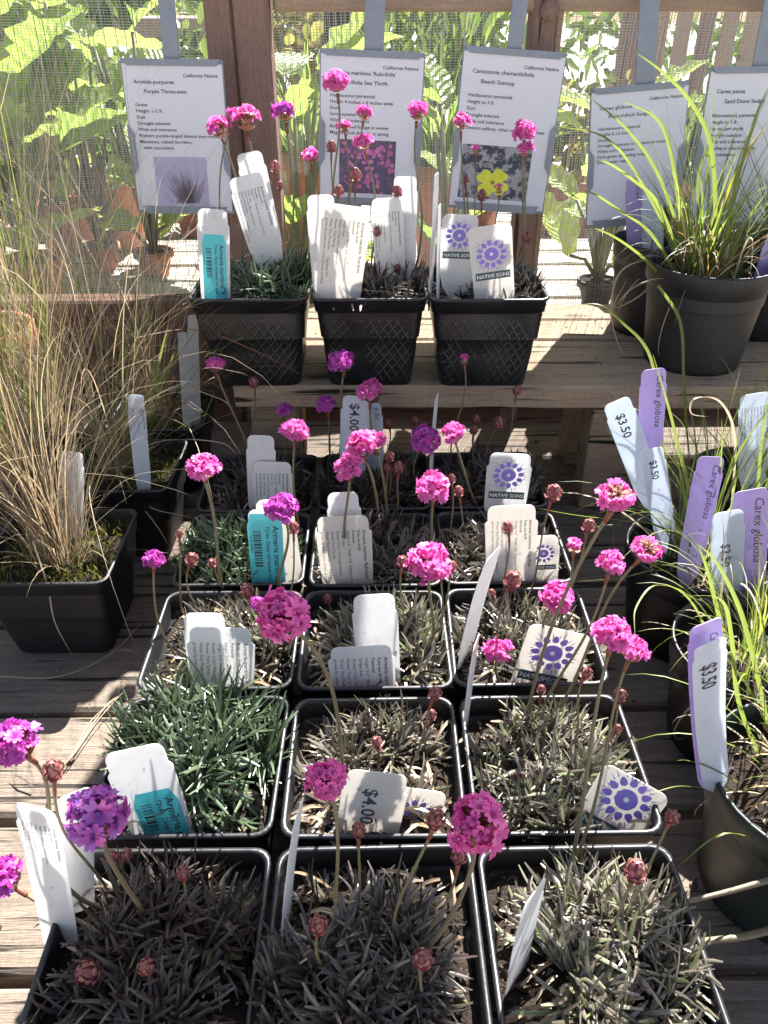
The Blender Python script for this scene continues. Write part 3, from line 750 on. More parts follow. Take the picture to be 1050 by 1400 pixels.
PM = {'full': 'petal', 'half': 'petal', 'violet': 'petalviolet', 'blue': 'petalblue', 'faded': 'petal', 'tuft': 'petal'}
def make_flower(root, kind, hp, base, r, rs, ax=None, bend=None, dark=False, sheath=None):
    L = (hp - base).length
    d = (hp - base).normalized()
    if ax is None: ax = (d * .7 + Vector((0, -.1, .75)) + Vector((rs.gauss(0, .16), rs.gauss(0, .16), 0))).normalized()
    neck = hp - ax * r * .75
    out = Vector((d.x, d.y, .25)).normalized()
    p1 = base + (out * rs.uniform(.3, .8) + Vector((0, 0, .25)) + Vector((rs.gauss(0, .16), rs.gauss(0, .12), 0))) * L * .5
    if bend is not None: p1 = base + bend * L
    p2 = neck - ax * L * rs.uniform(.25, .42) + Vector((rs.gauss(0, .05), rs.gauss(0, .05), 0)) * L
    P = bez(base - Vector((0, 0, .006)), p1, p2, neck, 14)
    top, br = head(kind, hp, ax, r, rs)
    if kind == 'bud': f = top.build('flower_bud', M['budm'], root)
    else:
        f = top.build('flower', M[PM[kind]], root)
        br.build('bracts', M['bract'], f)
        if top.extra and top.extra.v: top.extra.build('faded_centre', M['faded'], f)
    st = MB(); sr = .00085 if r > .007 else .0007
    if r > .0095: sr = .00105
    tube(st, P, sr * 1.15, sr * .85, 7); st.build('stem', M['stemdark' if dark else 'stem'], f)
    sl = rs.uniform(.008, .014) if kind == 'bud' else rs.uniform(.004, .009)
    sl = min(sl, L * .4); tl = (P[-1] - P[-2]).normalized()
    # red torn sheath under the head
    sh = MB(); seg = [P[-1]]; acc = 0
    for q in range(len(P) - 2, 0, -1):
        d_ = (P[q] - seg[0]).length
        if acc + d_ >= sl: seg.insert(0, seg[0] + (P[q] - seg[0]).normalized() * (sl - acc)); break
        acc += d_; seg.insert(0, P[q])
    if len(seg) > 1:
        tube(sh, seg, sr * 1.15, sr * 1.55, 7); sh.build('sheath', M['sheath'], f)
    return f

# ---------------------------------------------------------------- the thrift pots
XC = [-.1085, -.001, .1055]
YR = {'A': .213, 'B': .323, 'C': .4355, 'D': .547, 'E': .657}
HP = .0525
POTS = {}
rowname = {'A': 'fifth', 'B': 'fourth', 'C': 'third', 'D': 'second', 'E': 'first'}
colname = ['beside the dry grasses', 'in the middle column', 'beside the sedges']
#         leaf material, rosettes, leaf length, (offset), height
spec = {'A1': ('dark', 40, .036, (.0, .0), .016), 'A2': ('bronze', 38, .034, (-.012, -.006), .018), 'A3': ('sunlit', 42, .036, (.004, -.004), .018),
        'B1': ('green', 34, .046, (.002, .012), .028), 'B2': ('silver', 26, .030, (.0, .004), .010), 'B3': ('sunlit', 44, .033, (.0, -.004), .018),
        'C1': ('silver', 30, .032, (.008, .0), .010), 'C2': ('sunlit', 32, .033, (.010, -.002), .014), 'C3': ('silver', 30, .032, (.0, .0), .012),
        'D1': ('green', 34, .036, (-.006, -.004), .018), 'D2': ('bronze', 36, .036, (.004, -.004), .020), 'D3': ('bronze', 30, .032, (.0, -.002), .012),
        'E1': ('dark', 34, .034, (0, 0), .016), 'E2': ('dark', 36, .036, (0, 0), .020), 'E3': ('dark', 34, .036, (.006, 0), .018),
        'U1': ('green', 34, .040, (.016, .004), .022), 'U2': ('dark', 34, .034, (.018, 0), .016), 'U3': ('bronze', 30, .032, (.012, .004), .012)}
desc = {'sunlit': 'sunlit-tinted leaved', 'dark': 'blackish leaved', 'bronze': 'bronze leaved', 'silver': 'silvery leaved', 'green': 'green leaved'}
jit = random.Random(3)
def thrift_pot(key):
    if key[0] == 'U':
        i = int(key[1]) - 1
        yc = [.768, .766, .764][i]; xc = [at(338, 405, .716).x, at(505, 408, .716).x, at(670, 402, .716).x][i]
        c = (xc, yc, ZS)
        lab = desc[spec[key][0]] + ' thrift on the raised shelf, ' + ['above the shelf end', 'in front of the Sea Thrift sign', 'in front of the Beach Suncup sign'][i]
    else:
        i = int(key[1]) - 1
        c = (XC[i] + jit.uniform(-.0012, .0012), YR[key[0]] + jit.uniform(-.0015, .0015), ZT)
        lab = desc[spec[key][0]] + ' thrift in the ' + rowname[key[0]] + ' row out from the shelf, ' + colname[i]
    root = thing('potted_thrift', c, lab, 'potted plant', 'potted thrift plants')
    m, n, ln, off, hh = spec[key]
    h = HP if key[0] != 'U' else [.0555, .0535, .0555][i]
    seed = sum(map(ord, key)) * 13 % 997
    random.seed(seed)
    square_pot(c, h, POT_H, .006 if key == 'U2' else 0).build('pot', M['potlat' if key[0] == 'U' else 'pot'], root)
    zs = c[2] + POT_H - .016
    so = soil_sheet(c, h * .90, zs, seed).build('soil', M['soil'], root)
    gr = MB(); big = key[0] in 'AB'
    for q in range(230):
        x, y = random.uniform(-.84, .84) * h, random.uniform(-.84, .84) * h
        chunk(gr, Vector((c[0] + x, c[1] + y, zs + .002)), random.choice([.0012, .0018, .0024, .0032] + ([.004, .005] if big and random.random() < .35 else [])))
    g_ = gr.build('grit', M['grit'], so); g_['kind'] = 'stuff'
    # dead pale leaves at the base
    de = MB(); rs = random.Random(seed)
    for q in range(36):
        a = rs.uniform(0, 6.28); p = Vector((c[0] + rs.uniform(-.8, .8) * h, c[1] + rs.uniform(-.8, .8) * h, zs + .006))
        d = Vector((math.cos(a), math.sin(a), rs.uniform(-.1, .3)))
        L = rs.uniform(.012, .026); P = [p + d * L * t / 4 + Vector((0, 0, .004 * math.sin(t * .8))) for t in range(5)]
        blade(de, P, .002, Vector((-d.y, d.x, rs.gauss(0, .5))), .3, True)
    dd = de.build('withered_leaves', M['straw'], root); dd['kind'] = 'stuff'
    POTS[key] = (root, c, h, zs)
for k in spec: thrift_pot(k)

#  pot, kind, head px, head py, radius px, base px, base py, distance of head from base row, extras
FL = [
 ('U1','half',300,176,17,352,330,.0), ('U1','half',337,165,20,345,300,.0), ('U1','half',320,158,12,340,300,.01), ('U1','violet',390,154,17,395,330,.0), ('U1','half',424,214,13,408,340,.02),
 ('U1','bud',376,229,7,385,320,.0), ('U1','bud',383,254,5,384,320,.0), ('U1','bud',348,300,4,350,340,0),
 ('U2','full',459,113,18,490,310,-.01), ('U2','half',498,156,12,486,300,.0), ('U2','half',471,174,11,488,300,.02), ('U2','half',497,195,14,504,330,-.01), ('U2','half',570,153,15,560,300,.0),
 ('U2','bud',453,201,7,456,300,.0), ('U2','bud',486,240,8,484,310,-.01), ('U2','bud',463,262,7,462,310,-.02), ('U2','bud',543,262,7,532,345,-.02), ('U2','bud',516,317,6,516,360,-.02), ('U2','bud',543,367,5,545,385,-.02), ('U2','bud',485,240,6,497,320,.02),
 ('U3','half',631,168,13,625,330,.02), ('U3','full',717,180,15,690,320,.01), ('U3','half',718,206,12,696,320,.0), ('U3','tuft',682,259,9,676,330,.0), ('U3','tuft',651,206,8,640,320,.02),
 ('U3','bud',636,245,5,634,320,.03), ('U3','bud',659,268,7,657,330,.02), ('U3','bud',720,325,7,700,380,.0),
 ('E1','half',295,500,14,350,640,.0), ('E1','bud',347,523,7,352,600,.0), ('E1','violet',389,561,11,392,640,.0), ('D1','half',404,591,20,440,710,.0),
 ('E2','violet',447,555,14,452,640,-.01), ('E2','violet',469,496,19,462,630,-.02), ('E2','half',508,538,19,510,640,-.03), ('D2','half',495,611,23,515,720,-.03), ('D2','half',513,604,17,525,720,-.02), ('D2','half',475,641,22,500,770,-.04),
 ('E3','tuft',635,492,9,622,640,-.02), ('E2','violet',580,600,21,575,660,-.05), ('E3','half',620,593,17,655,690,-.04), ('D2','full',594,666,25,590,760,-.04),
 ('E2','bud',531,580,6,532,630,.0), ('E2','bud',567,576,6,566,640,0), ('E2','bud',532,624,7,522,690,-.02), ('D2','bud',545,640,8,535,700,0), ('D2','bud',530,640,6,533,700,.02),
 ('E3','bud',707,534,6,670,640,0), ('E3','bud',682,578,8,668,650,-.02), ('E3','bud',651,574,6,643,630,.02), ('D3','bud',627,672,7,640,730,-.01), ('D3','bud',617,655,6,612,740,0), ('E3','bud',648,588,6,644,640,0),
 ('D1','half',278,640,23,305,810,-.06), ('C1','violet',210,766,15,250,900,-.03), ('C1','bud',262,765,9,274,830,-.02), ('D1','bud',290,770,6,298,800,-.03), ('C1','bud',245,730,2,250,800,.0),
 ('D1','violet',385,696,22,385,810,-.05), ('C1','bud',401,722,8,390,810,.0), ('C1','bud',338,808,10,345,880,-.02), ('C2','bud',448,820,6,452,835,0),
 ('B2','full',386,841,37,470,1035,-.07), ('C1','violet',353,825,11,350,890,-.03),
 ('C2','full',584,769,31,575,880,-.06), ('C2','bud',550,768,8,545,860,-.04), ('C2','half',603,782,10,602,880,-.02), ('C2','bud',617,775,8,600,850,-.03),
 ('D3','bud',757,674,11,725,800,-.06), ('C3','bud',805,719,9,765,850,-.03), ('C3','bud',694,722,8,690,810,.0), ('C3','bud',701,793,12,688,880,-.04), ('C3','bud',672,812,6,682,840,0),
 ('B3','faded',842,681,28,715,960,-.04), ('C3','tuft',786,747,14,770,830,-.02), ('B3','half',836,770,20,735,975,-.02), ('B3','faded',883,751,21,745,985,.0), ('C3','full',763,816,24,745,890,-.04), ('C3','half',680,889,20,690,930,-.02),
 ('A3','full',838,868,27,772,1180,.04), ('A3','half',866,890,22,772,1180,.04),
 ('B2','bud',595,948,9,548,1060,-.01), ('B2','bud',590,978,7,575,1010,0), ('B2','bud',515,1015,8,512,1045,-.01), ('B3','bud',740,943,6,741,985,0), ('B3','bud',802,921,8,740,1045,-.01), ('B3','bud',847,951,10,795,1045,-.02), ('B3','bud',843,997,6,815,1025,0), ('B3','bud',707,1062,6,715,1080,0),
 ('A2','full',448,1066,28,460,1290,-.01), ('A2','full',652,1126,41,572,1290,-.03), ('A2','bud',596,1121,13,545,1290,-.02), ('A2','bud',490,1135,10,482,1250,-.01), ('A2','bud',628,1170,11,560,1300,-.01), ('A2','bud',435,1265,13,462,1310,-.02), ('A2','bud',578,1311,14,577,1345,-.028),
 ('A3','bud',919,1117,10,850,1240,-.01), ('A3','bud',869,1191,15,820,1290,-.01),
 ('A1','violet',22,1020,34,155,1240,.0), ('A1','blue',133,1117,42,190,1245,-.035), ('A1','violet',6,1201,30,160,1305,.02), ('A1','bud',73,1053,14,150,1215,-.01),
 ('A1','bud',172,1168,8,176,1200,-.012), ('A1','bud',153,1172,9,165,1205,-.012), ('A1','bud',250,1194,9,246,1240,-.018), ('A1','bud',121,1330,16,190,1300,-.022), ('A1','bud',199,1322,11,225,1300,-.026),
]
for i, (k, kind, hx, hy, rp, bx_, by_, dy) in enumerate(FL):
    root, c, h, zs = POTS[k]; rs = random.Random(i * 31 + 5)
    b = onz(bx_, by_, zs + .006)
    b.x = min(max(b.x, c[0] - h * .8), c[0] + h * .8); b.y = min(max(b.y, c[1] - h * .8), c[1] + h * .8)
    hp = at(hx, hy, b.y + dy)
    hp.z = max(hp.z, zs + .018)
    r = max(.0028, size(rp, hp))
    make_flower(root, kind, hp, b, r, rs, dark=(k[0] == 'A' and i % 3 == 0))

# ------------------------------------------------------------------ TAGS
INFO = "Armeria maritima 'Rubrifolia'\nRuby sea thrift\nPerennial\nHeight 3-6\"  Width 3-6\"  Exposure Full Sun\nOrigin Asia\nFlower Color Hot magenta-pink\nFlower Time Spring\nWater Req Moderate        Hardiness 5 F\ngrown by native sons, arroyo grande, ca 93420"
_tr = random.Random(8)
def plant_tag(label, b, Yb, t, Yt, wpx, prints=(), yaw=0., mat='tag', below=.028, bend=0., cat='plant tag', cap=True, mirror=False):
    B = at(*b, Yb); T = at(*t, Yt); L = (T - B).length; v = (T - B).normalized()
    u0 = Vector((math.cos(R(yaw)), math.sin(R(yaw)), 0)); u = (u0 - v * u0.dot(v)).normalized(); n = u.cross(v)
    W = size(wpx, (B + T) / 2)
    if not bend: bend = _tr.uniform(-.0022, .0022)
    fn = lambda a, q, c: B + u * a + v * q + n * (c + bend * (q / L) ** 2)
    TAGS.append((B, u, v, n, W, L))
    hw = W / 2; capl = min(.014, L * .25) if cap else .004; cw = hw * .90 if cap else hw; rc = min(.0055, cw * .45)
    rows = [(-below, hw * .25), (-below * .6, hw * .72), (0, hw * .93)]
    for k in range(1, 9): rows.append(((L - capl) * k / 9, hw * (.93 + .07 * k / 9)))
    if cap: rows += [(L - capl - .0004, hw), (L - capl + .0011, cw + (hw - cw) * .4), (L - capl + .0016, cw)]
    for k in range(0, 6):
        a = R(90 * k / 5); rows.append((L - rc + rc * math.sin(a), cw - rc + rc * math.cos(a)))
    mb = MB(); vs = []; fs = []; th = .00022
    for (q, x) in rows:
        for cc in (th, -th):
            for f in (-1, 0, 1): vs.append(fn(f * x, q, cc))
    m = len(rows)
    for i in range(m - 1):
        a, b_ = i * 6, i * 6 + 6
        fs += [(a, a + 1, b_ + 1, b_), (a + 1, a + 2, b_ + 2, b_ + 1), (a + 4, a + 3, b_ + 3, b_ + 4), (a + 5, a + 4, b_ + 4, b_ + 5), (a + 3, a, b_, b_ + 3), (a + 2, a + 5, b_ + 5, b_ + 2)]
    e = (m - 1) * 6; fs += [(e, e + 1, e + 4, e + 3), (e + 1, e + 2, e + 5, e + 4), (1, 0, 3, 4), (2, 1, 4, 5)]
    mb.add(vs, fs, False)
    o = mb.build('plant_tag', M[mat], None, org=B)
    tag(o, label, cat, None)
    F = fn
    for pr in prints:
        kind = pr[0]
        if kind == 'info':
            k = pr[1] if len(pr) > 1 else 1.
            ink = MB(); lines = INFO.split('\n'); top = L - capl * .9 if len(pr) < 3 else L * pr[2]
            x = hw * .66
            for j, ln in enumerate(lines):
                s = W * (.088 if j == 0 else .07) * k
                put_text(ink, ln, F, x, top, s, .012 if j < 3 else .0, True, .00035)
                x -= W * .092 * k
            ink.v = [p for p in ink.v]
            clip(ink, B, v, .002)
            ink.build('printed_text', M['ink'], o)
        elif kind == 'sun':
            sun_print(F, L, W, o, pr[1] if len(pr) > 1 else .58)
        elif kind == 'price':
            ink = MB(); put_text(ink, pr[1], F, -W * .17 + (pr[3] if len(pr) > 3 else 0) * W, L * (pr[2] if len(pr) > 2 else .86), W * (pr[4] if len(pr) > 4 else .42), .018, True, .00035)
            clip(ink, B, v, .002); ink.build('printed_price', M[pr[5] if len(pr) > 5 else 'ink'], o)
        elif kind == 'hand':
            ink = MB(); put_text(ink, pr[1], F, W * .12, L * .93, W * .34, .0, True, .00035, shear=.25); clip(ink, B, v, .002)
            ink.build('handwriting', M['ink'], o)
        elif kind == 'teal':
            a0, a1, top = pr[1], pr[2], pr[3]; st = MB(); vs = []; fs = []; K = 10
            for j in range(K + 1):
                q = L * top * j / K - .004; x0, x1 = a0 * W, a1 * W
                if j == K: x0 += W * .07; x1 -= W * .07
                vs += [F(x0, q, .0004), F(x1, q, .0004)]
            vs[-2], vs[-1] = F(a0 * W + W * .08, L * top, .0004), F(a1 * W - W * .08, L * top, .0004)
            fs = [(2 * j, 2 * j + 1, 2 * j + 3, 2 * j + 2) for j in range(K)]
            st.add(vs, fs, False); so_ = st.build('sticker', M['teal'], o)
            ink = MB(); w_ = (a1 - a0) * W
            put_text(ink, "Armeria maritima 'Rubrifolia'", F, a1 * W - w_ * .28, L * top * .84, w_ * .25, .01, True, .0006)
            put_text(ink, "T216e  Deep red leaves, hot pink blooms", F, a1 * W - w_ * .48, L * top * .84, w_ * .15, .008, True, .0006)
            rs = random.Random(4); q = L * top * .78
            while q > L * top * .30:
                d = rs.choice([.0006, .0009, .0014]); a = a0 * W + w_ * .15; b2 = a0 * W + w_ * .38
                ink.add([F(a, q, .0006), F(b2, q, .0006), F(b2, q - d, .0006), F(a, q - d, .0006)], [(3, 2, 1, 0)], False); q -= d + rs.choice([.0006, .001])
            put_text(ink, "12345 67890", F, a0 * W + w_ * .04, L * top * .74, w_ * .11, 0, True, .0006)
            clip(ink, B, v, .002); ink.build('printed_text', M['ink'], so_)
    return o
def clip(mb, B, v, lo):
    """drop letters that would run below the soil line"""
    keep = []; sm = []
    for f, s in zip(mb.f, mb.sm):
        if min((Vector(mb.v[i]) - B).dot(v) for i in f) > lo: keep.append(f); sm.append(s)
    mb.f = keep; mb.sm = sm
def sun_print(F, L, W, o, cv):
    p = MB(); R0 = W * .145; cx = 0; cyv = L * cv; rs = random.Random(11); N = 20
    ring = [F(cx + R0 * (1 + .06 * math.sin(3 * t)) * math.cos(2 * math.pi * t / N) * 1.12, cyv + R0 * math.sin(2 * math.pi * t / N), .00035) for t in range(N)]
    p.add(ring, [tuple(range(N))], False)
    for k in range(12):
        a = 2 * math.pi * k / 12 + .1; L1 = W * .13; q0 = R0 * 1.28; P = []
        for j in range(10):
            t = 2 * math.pi * j / 10; lx = q0 + L1 * (.5 + .5 * math.cos(t)); ly = W * .042 * math.sin(t) * (1.15 - .4 * math.cos(t))
            P.append(F(cx + (lx * math.cos(a) - ly * math.sin(a)) * 1.12, cyv + lx * math.sin(a) + ly * math.cos(a), .00035))
        p.add(P, [tuple(range(10))], False)
        for dd in (-.16, .16):
            a2 = a + .26 + dd * .6; q1 = R0 * 1.9 + rs.uniform(0, .3) * R0; q2 = q1 + W * rs.uniform(.06, .14); ww = W * .009
            c1, s1 = math.cos(a2), math.sin(a2)
            p.add([F(cx + (q1 * c1 - ww * s1) * 1.1, cyv + q1 * s1 + ww * c1, .00035), F(cx + (q1 * c1 + ww * s1) * 1.1, cyv + q1 * s1 - ww * c1, .00035), F(cx + q2 * c1 * 1.1, cyv + q2 * s1, .00035)], [(0, 1, 2)], False)
    so = p.build('printed_sun', M['purpleink'], o)
    h = MB(); N = 10
    h.add([F(cx + R0 * .28 * math.cos(2 * math.pi * t / N), cyv + R0 * .26 * math.sin(2 * math.pi * t / N), .0005) for t in range(N)], [tuple(range(N))], False)
    h.build('printed_heart', M['whiteink'], so)
    b = MB(); bw = W * .40; b0 = cyv - W * .56; b1 = b0 + W * .17
    b.add([F(-bw, b0, .00035), F(bw, b0, .00035), F(bw * .99, b1, .00035), F(-bw * .99, b1, .00035)], [(0, 1, 2, 3)], False)
    bo = b.build('printed_banner', M['greenink'], o)
    t = MB(); put_text(t, 'NATiVE SONS', F, -bw * .93, b0 + W * .042, W * .115, .02, False, .0005, width=bw * 1.86)
    t.build('printed_text', M['whiteink'], bo)
TG = plant_tag
U = .718; S = ('sun',)
# raised shelf
TG('tall white tag with teal barcode sticker in green thrift at the shelf end', (295, 405), U + .016, (290, 286), U + .022, 44, [('teal', -.36, .38, .72)])
TG('narrow blank white tag leaning behind the green thrift on the shelf', (368, 330), .79, (340, 208), .80, 38, yaw=4)
TG('printed information tag leaning behind the green thrift on the shelf', (362, 335), .785, (334, 240), .788, 50, [('info', 1.)], yaw=4)
TG('blank white tag behind a printed one, blackish thrift, Sea Thrift sign behind', (447, 405), U + .022, (438, 266), U + .03, 40)
TG('cream printed information tag at the rim of the blackish shelf thrift', (462, 410), U + .014, (475, 281), U + .018, 66, [('info', 1.)], mat='tagcream')
TG('blank white narrow tag standing behind the blackish shelf thrift', (552, 372), .79, (554, 241), .80, 34, yaw=-8)
TG('printed information tag at the back of the blackish shelf thrift', (534, 370), .785, (528, 270), .79, 44, [('info', 1.)], yaw=-6)
TG('tall white tag seen edge on between two shelf pots', (589, 385), .752, (599, 237), .752, 36, yaw=76)
TG('shorter white tag seen edge on inside the shelf pot rim', (599, 392), .735, (600, 280), .738, 40, yaw=80)
TG('purple sun tag standing upright behind another one on the shelf', (625, 368), .758, (630, 293), .764, 54, [('sun', .62)])
TG('purple sun tag tilted at the rim of the bronze shelf thrift', (676, 404), U + .014, (669, 308), U + .02, 60, [('sun', .60)], mat='tagcream', cap=False)
# bench, first rows
TG('white price tag reading $4.00 in first row below the shelf', (484, 625), .668, (488, 541), .676, 42, [('price', '$4.00', .88, -.02, .42)], mat='tagblue')
TG('narrow tag half hidden behind the $4.00 tag below the shelf', (512, 622), .68, (508, 552), .686, 28, [('hand', '6 lbf')], mat='tagblue')
TG('white tag seen edge on under the raised shelf', (589, 650), .648, (595, 541), .652, 40, yaw=78)
TG('blank white tag rising behind a printed tag, first row', (358, 690), .616, (356, 596), .626, 40)
TG('printed information tag with blank one behind, first row by the grasses', (374, 700), .611, (372, 632), .618, 56, [('info', 1.)])
TG('white tag with wide teal barcode sticker, second row by the grasses', (368, 803), .508, (360, 698), .52, 48, [('teal', -.49, .49, .95)])
TG('blank white tag behind the teal sticker tag, second row', (392, 803), .516, (372, 683), .53, 52, mat='tagcream')
TG('purple sun tag leaning in the first row beside the sedges', (690, 693), .606, (699, 620), .614, 62, [('sun', .60)])
TG('white blank tag behind a cream printed tag, second row middle', (478, 780), .51, (468, 672), .525, 46)
TG('cream printed information tag in the second row middle pot', (476, 800), .506, (468, 706), .512, 76, [('info', 1.)], mat='tagcream')
TG('cream printed tag in front of a half hidden sun tag', (698, 800), .505, (700, 692), .517, 72, [('info', .95)], mat='tagcream')
TG('purple sun tag half hidden behind a cream printed tag', (742, 795), .512, (744, 733), .518, 44, [('sun', .62)], mat='tagcream')
TG('white blank tag standing behind a printed tag, third row', (288, 940), .40, (279, 836), .412, 60)
TG('wide white printed tag in the third row beside the grasses', (306, 945), .395, (300, 860), .402, 92, [('info', 1.)])
TG('white blank tag leaning behind a printed tag, third row middle', (520, 950), .40, (511, 812), .418, 62)
TG('printed information tag low at the rim, third row middle', (498, 953), .393, (493, 884), .400, 92, [('info', 1.)])
TG('white tag twisted almost edge on in third row by the sedges', (640, 878), .425, (668, 752), .428, 60, yaw=58, bend=.004)
TG('white tag edge on wedged between two rims, fourth row', (633, 1030), .355, (645, 874), .365, 50, yaw=72, bend=.003)
TG('purple sun tag leaning beside a pink flower, third row by sedges', (736, 940), .396, (768, 860), .404, 88, [('sun', .60)], mat='tagcream', cap=False)
TG('white tag with teal sticker leaning in the fluffy green thrift', (228, 1152), .283, (180, 1024), .300, 92, [('teal', -.28, .40, .55)])
TG('white tag stamped $4.00 before a half hidden sun tag', (497, 1168), .281, (517, 1054), .293, 90, [('price', '$4.00', .80, .02, .30, 'greyink')], cap=True, mat='tagcream')
TG('purple sun tag half hidden behind the stamped $4.00 tag', (552, 1168), .290, (574, 1079), .298, 84, [('sun', .62)], mat='tagcream')
TG('white tag edge on at the rim between fifth row pots', (388, 1310), .225, (397, 1104), .235, 60, yaw=80, bend=.004)
TG('blue white price tag turned sideways by violet flowers', (108, 1272), .238, (100, 1082), .246, 50, [('price', '$4.00', .80, .0, .30)], yaw=38)
TG('printed information tag turned sideways by violet flowers', (84, 1292), .224, (50, 1098), .226, 62, [('info', 1.1)], yaw=-12)
TG('purple sun tag leaning far over at the rim, fourth row', (832, 1130), .284, (873, 1066), .296, 104, [('sun', .58)], mat='tagcream', cap=False)
TG('white tag turned away in the silvery fifth row thrift', (702, 1365), .202, (724, 1212), .206, 66, [('price', '00', .55, .1, .25, 'paleink')], yaw=50, bend=.003)

# thrift leaves, kept clear of the faces of the tags
for key in spec:
    root, c, h, zs = POTS[key]; m, n, ln, off, hh = spec[key]
    fo = thrift_foliage(c, zs, h, n, ln * .9, sum(map(ord, key)) * 13 % 997, off, hh * 1.0).build('foliage', M[m], root); fo['kind'] = 'stuff'

# ------------------------------------------------------------------ GRASSES AND SEDGES
def grass(mb, c, rad, n, L, lean, droop, wd, rs, seg=8, curl=0., arc=None):
    for q in range(n):
        a = rs.uniform(0, 6.283); rr = rad * math.sqrt(rs.random())
        p = Vector((c[0] + rr * math.cos(a), c[1] + rr * math.sin(a), c[2]))
        b = a + rs.gauss(0, .7) if arc is None else rs.uniform(*arc)
        o = Vector((math.cos(b), math.sin(b), 0)); ln = L * rs.uniform(.45, 1.1); t0 = abs(rs.gauss(0, lean))
        P = []; cur = p.copy(); th = t0; dt = droop * rs.uniform(.2, 1.5) / seg; wob = rs.gauss(0, curl)
        tw = Vector((-o.y, o.x, 0))
        for i in range(seg + 1):
            P.append(cur.copy())
            cur = cur + (o * math.sin(th) + Vector((0, 0, math.cos(th))) + tw * wob * i / seg) * (ln / seg); th += dt * (i + 1) / seg * 2
        zmin = ZT + .004
        for w_ in P: w_.z = max(w_.z, zmin)
        blade(mb, P, wd * rs.uniform(.6, 1.2), Vector((-o.y, o.x, rs.gauss(0, .3))), .3)
def hero(mb, pts, Y0, Y1, wpx, n=7):
    P = [at(x, y, Y0 + (Y1 - Y0) * i / (len(pts) - 1)) for i, (x, y) in enumerate(pts)]
    Q = catmull(P, n); w_ = size(wpx * .58, P[0])
    blade(mb, Q, w_, Vector((1, -.25, .15)), .3, wprof=lambda f: (min(1, .8 + f) * (1 - f ** 3) + .06))

def grass_pot(c, h, label, n, L, seed, lean, droop, off, mosspatch=True, green=0, H=.085, mat='potdull', wd=.0009):
    root = thing('potted_grass', c, label, 'potted plant', 'potted dry grasses')
    random.seed(seed); rs = random.Random(seed)
    square_pot(c, h, H).build('pot', M[mat], root)
    zs = c[2] + H - .014
    so = soil_sheet(c, h * .9, zs, seed).build('soil', M['soil'], root)
    if mosspatch:
        mb = MB()
        for q in range(900):
            p = Vector((c[0] + rs.uniform(-.86, .86) * h, c[1] + rs.uniform(-.86, .86) * h, zs + rs.uniform(.001, .006)))
            if noise.noise(p * 28) > -.25:
                d = Vector((rs.gauss(0, .5), rs.gauss(0, .5), 1)).normalized()
                blade(mb, [p, p + d * .003, p + d * .006 + Vector((rs.gauss(0, .001), rs.gauss(0, .001), 0))], .0016, Vector((rs.gauss(0, 1), rs.gauss(0, 1), 0)), .2)
        m_ = mb.build('moss', M['moss'], so); m_['kind'] = 'stuff'
    mb = MB(); cc = (c[0] + off[0], c[1] + off[1], zs)
    grass(mb, cc, .016, n, L, lean, droop, wd, rs, 10, .40)
    grass(mb, cc, .026, n // 3, L * .32, .5, 1.6, wd * 1.2, rs, 7, .3)
    f = mb.build('dry_blades', M['dryg'], root); f['kind'] = 'stuff'
    mb = MB(); grass(mb, cc, .02, n // 6, L * .8, lean * 1.6, droop * 1.4, wd * .8, rs, 10, .3)
    f = mb.build('straw_blades', M['straw'], root); f['kind'] = 'stuff'
    if green:
        mb = MB(); grass(mb, cc, .02, green, L * .7, lean, droop * .8, wd * 1.5, rs, 8, .15)
        f = mb.build('green_blades', M['greeng'], root); f['kind'] = 'stuff'
    return root, zs
g1, zg = grass_pot((-.270, .560, ZT), .056, 'dry tan grass in a mossy square pot holding a $4.00 tag', 150, .30, 21, .24, 1.0, (.002, -.004))
g2, _ = grass_pot((-.248, .700, ZT), .053, 'dry grass with green shoots and curled printed tag', 100, .36, 22, .38, 1.3, (-.012, .0), green=30)
g3, _ = grass_pot((-.240, .826, ZT), .053, 'dry reddish grass in the pot beneath the shelf end', 100, .38, 23, .34, 1.0, (-.004, .0), green=6)
g4, _ = grass_pot((-.355, .690, ZT), .053, 'tall dry grass behind the mossy $4.00 pot', 90, .46, 24, .32, .8, (.0, .0), mosspatch=False, green=40)
g5, _ = grass_pot((-.365, .815, ZT), .053, 'tall wispy grass standing nearest the bottom rail', 90, .56, 25, .28, .55, (.0, .0), mosspatch=False, green=45)
# single long blades that stand out
mb = MB(); hero(mb, [(45, 740), (65, 800), (75, 850), (98, 895)], .52, .495, 5); mb.build('hanging_blade', M['straw'], g1)
mb = MB(); hero(mb, [(195, 550), (210, 520), (228, 450)], .70, .70, 9); mb.build('green_shoot', M['greeng'], g2)
mb = MB(); hero(mb, [(200, 545), (225, 510), (240, 480)], .70, .70, 7); mb.build('green_shoot', M['greeng'], g2)
mb = MB()
for pts, a, b, w_ in (([(150, 470), (260, 450), (350, 480), (425, 520)], .70, .69, 4),):
    hero(mb, pts, a, b, w_)
mb.build('reddish_blade', M['rail'], g3)
mb = MB()
for pts, a, b, w_ in (([(110, 665), (180, 650), (280, 638), (335, 632)], .70, .62, 3.5), ([(170, 620), (230, 602), (300, 605), (325, 622)], .70, .64, 3.5), ([(160, 640), (200, 690), (250, 705), (290, 710)], .68, .6, 3),
                      ([(150, 660), (190, 690), (215, 720), (230, 745)], .69, .6, 3), ([(180, 560), (240, 530), (300, 545), (318, 560)], .7, .68, 3), ([(120, 700), (160, 745), (200, 752), (235, 757)], .60, .55, 2.5)):
    hero(mb, pts, a, b, w_)
f = mb.build('arching_straws', M['straw'], g2); f['kind'] = 'stuff'
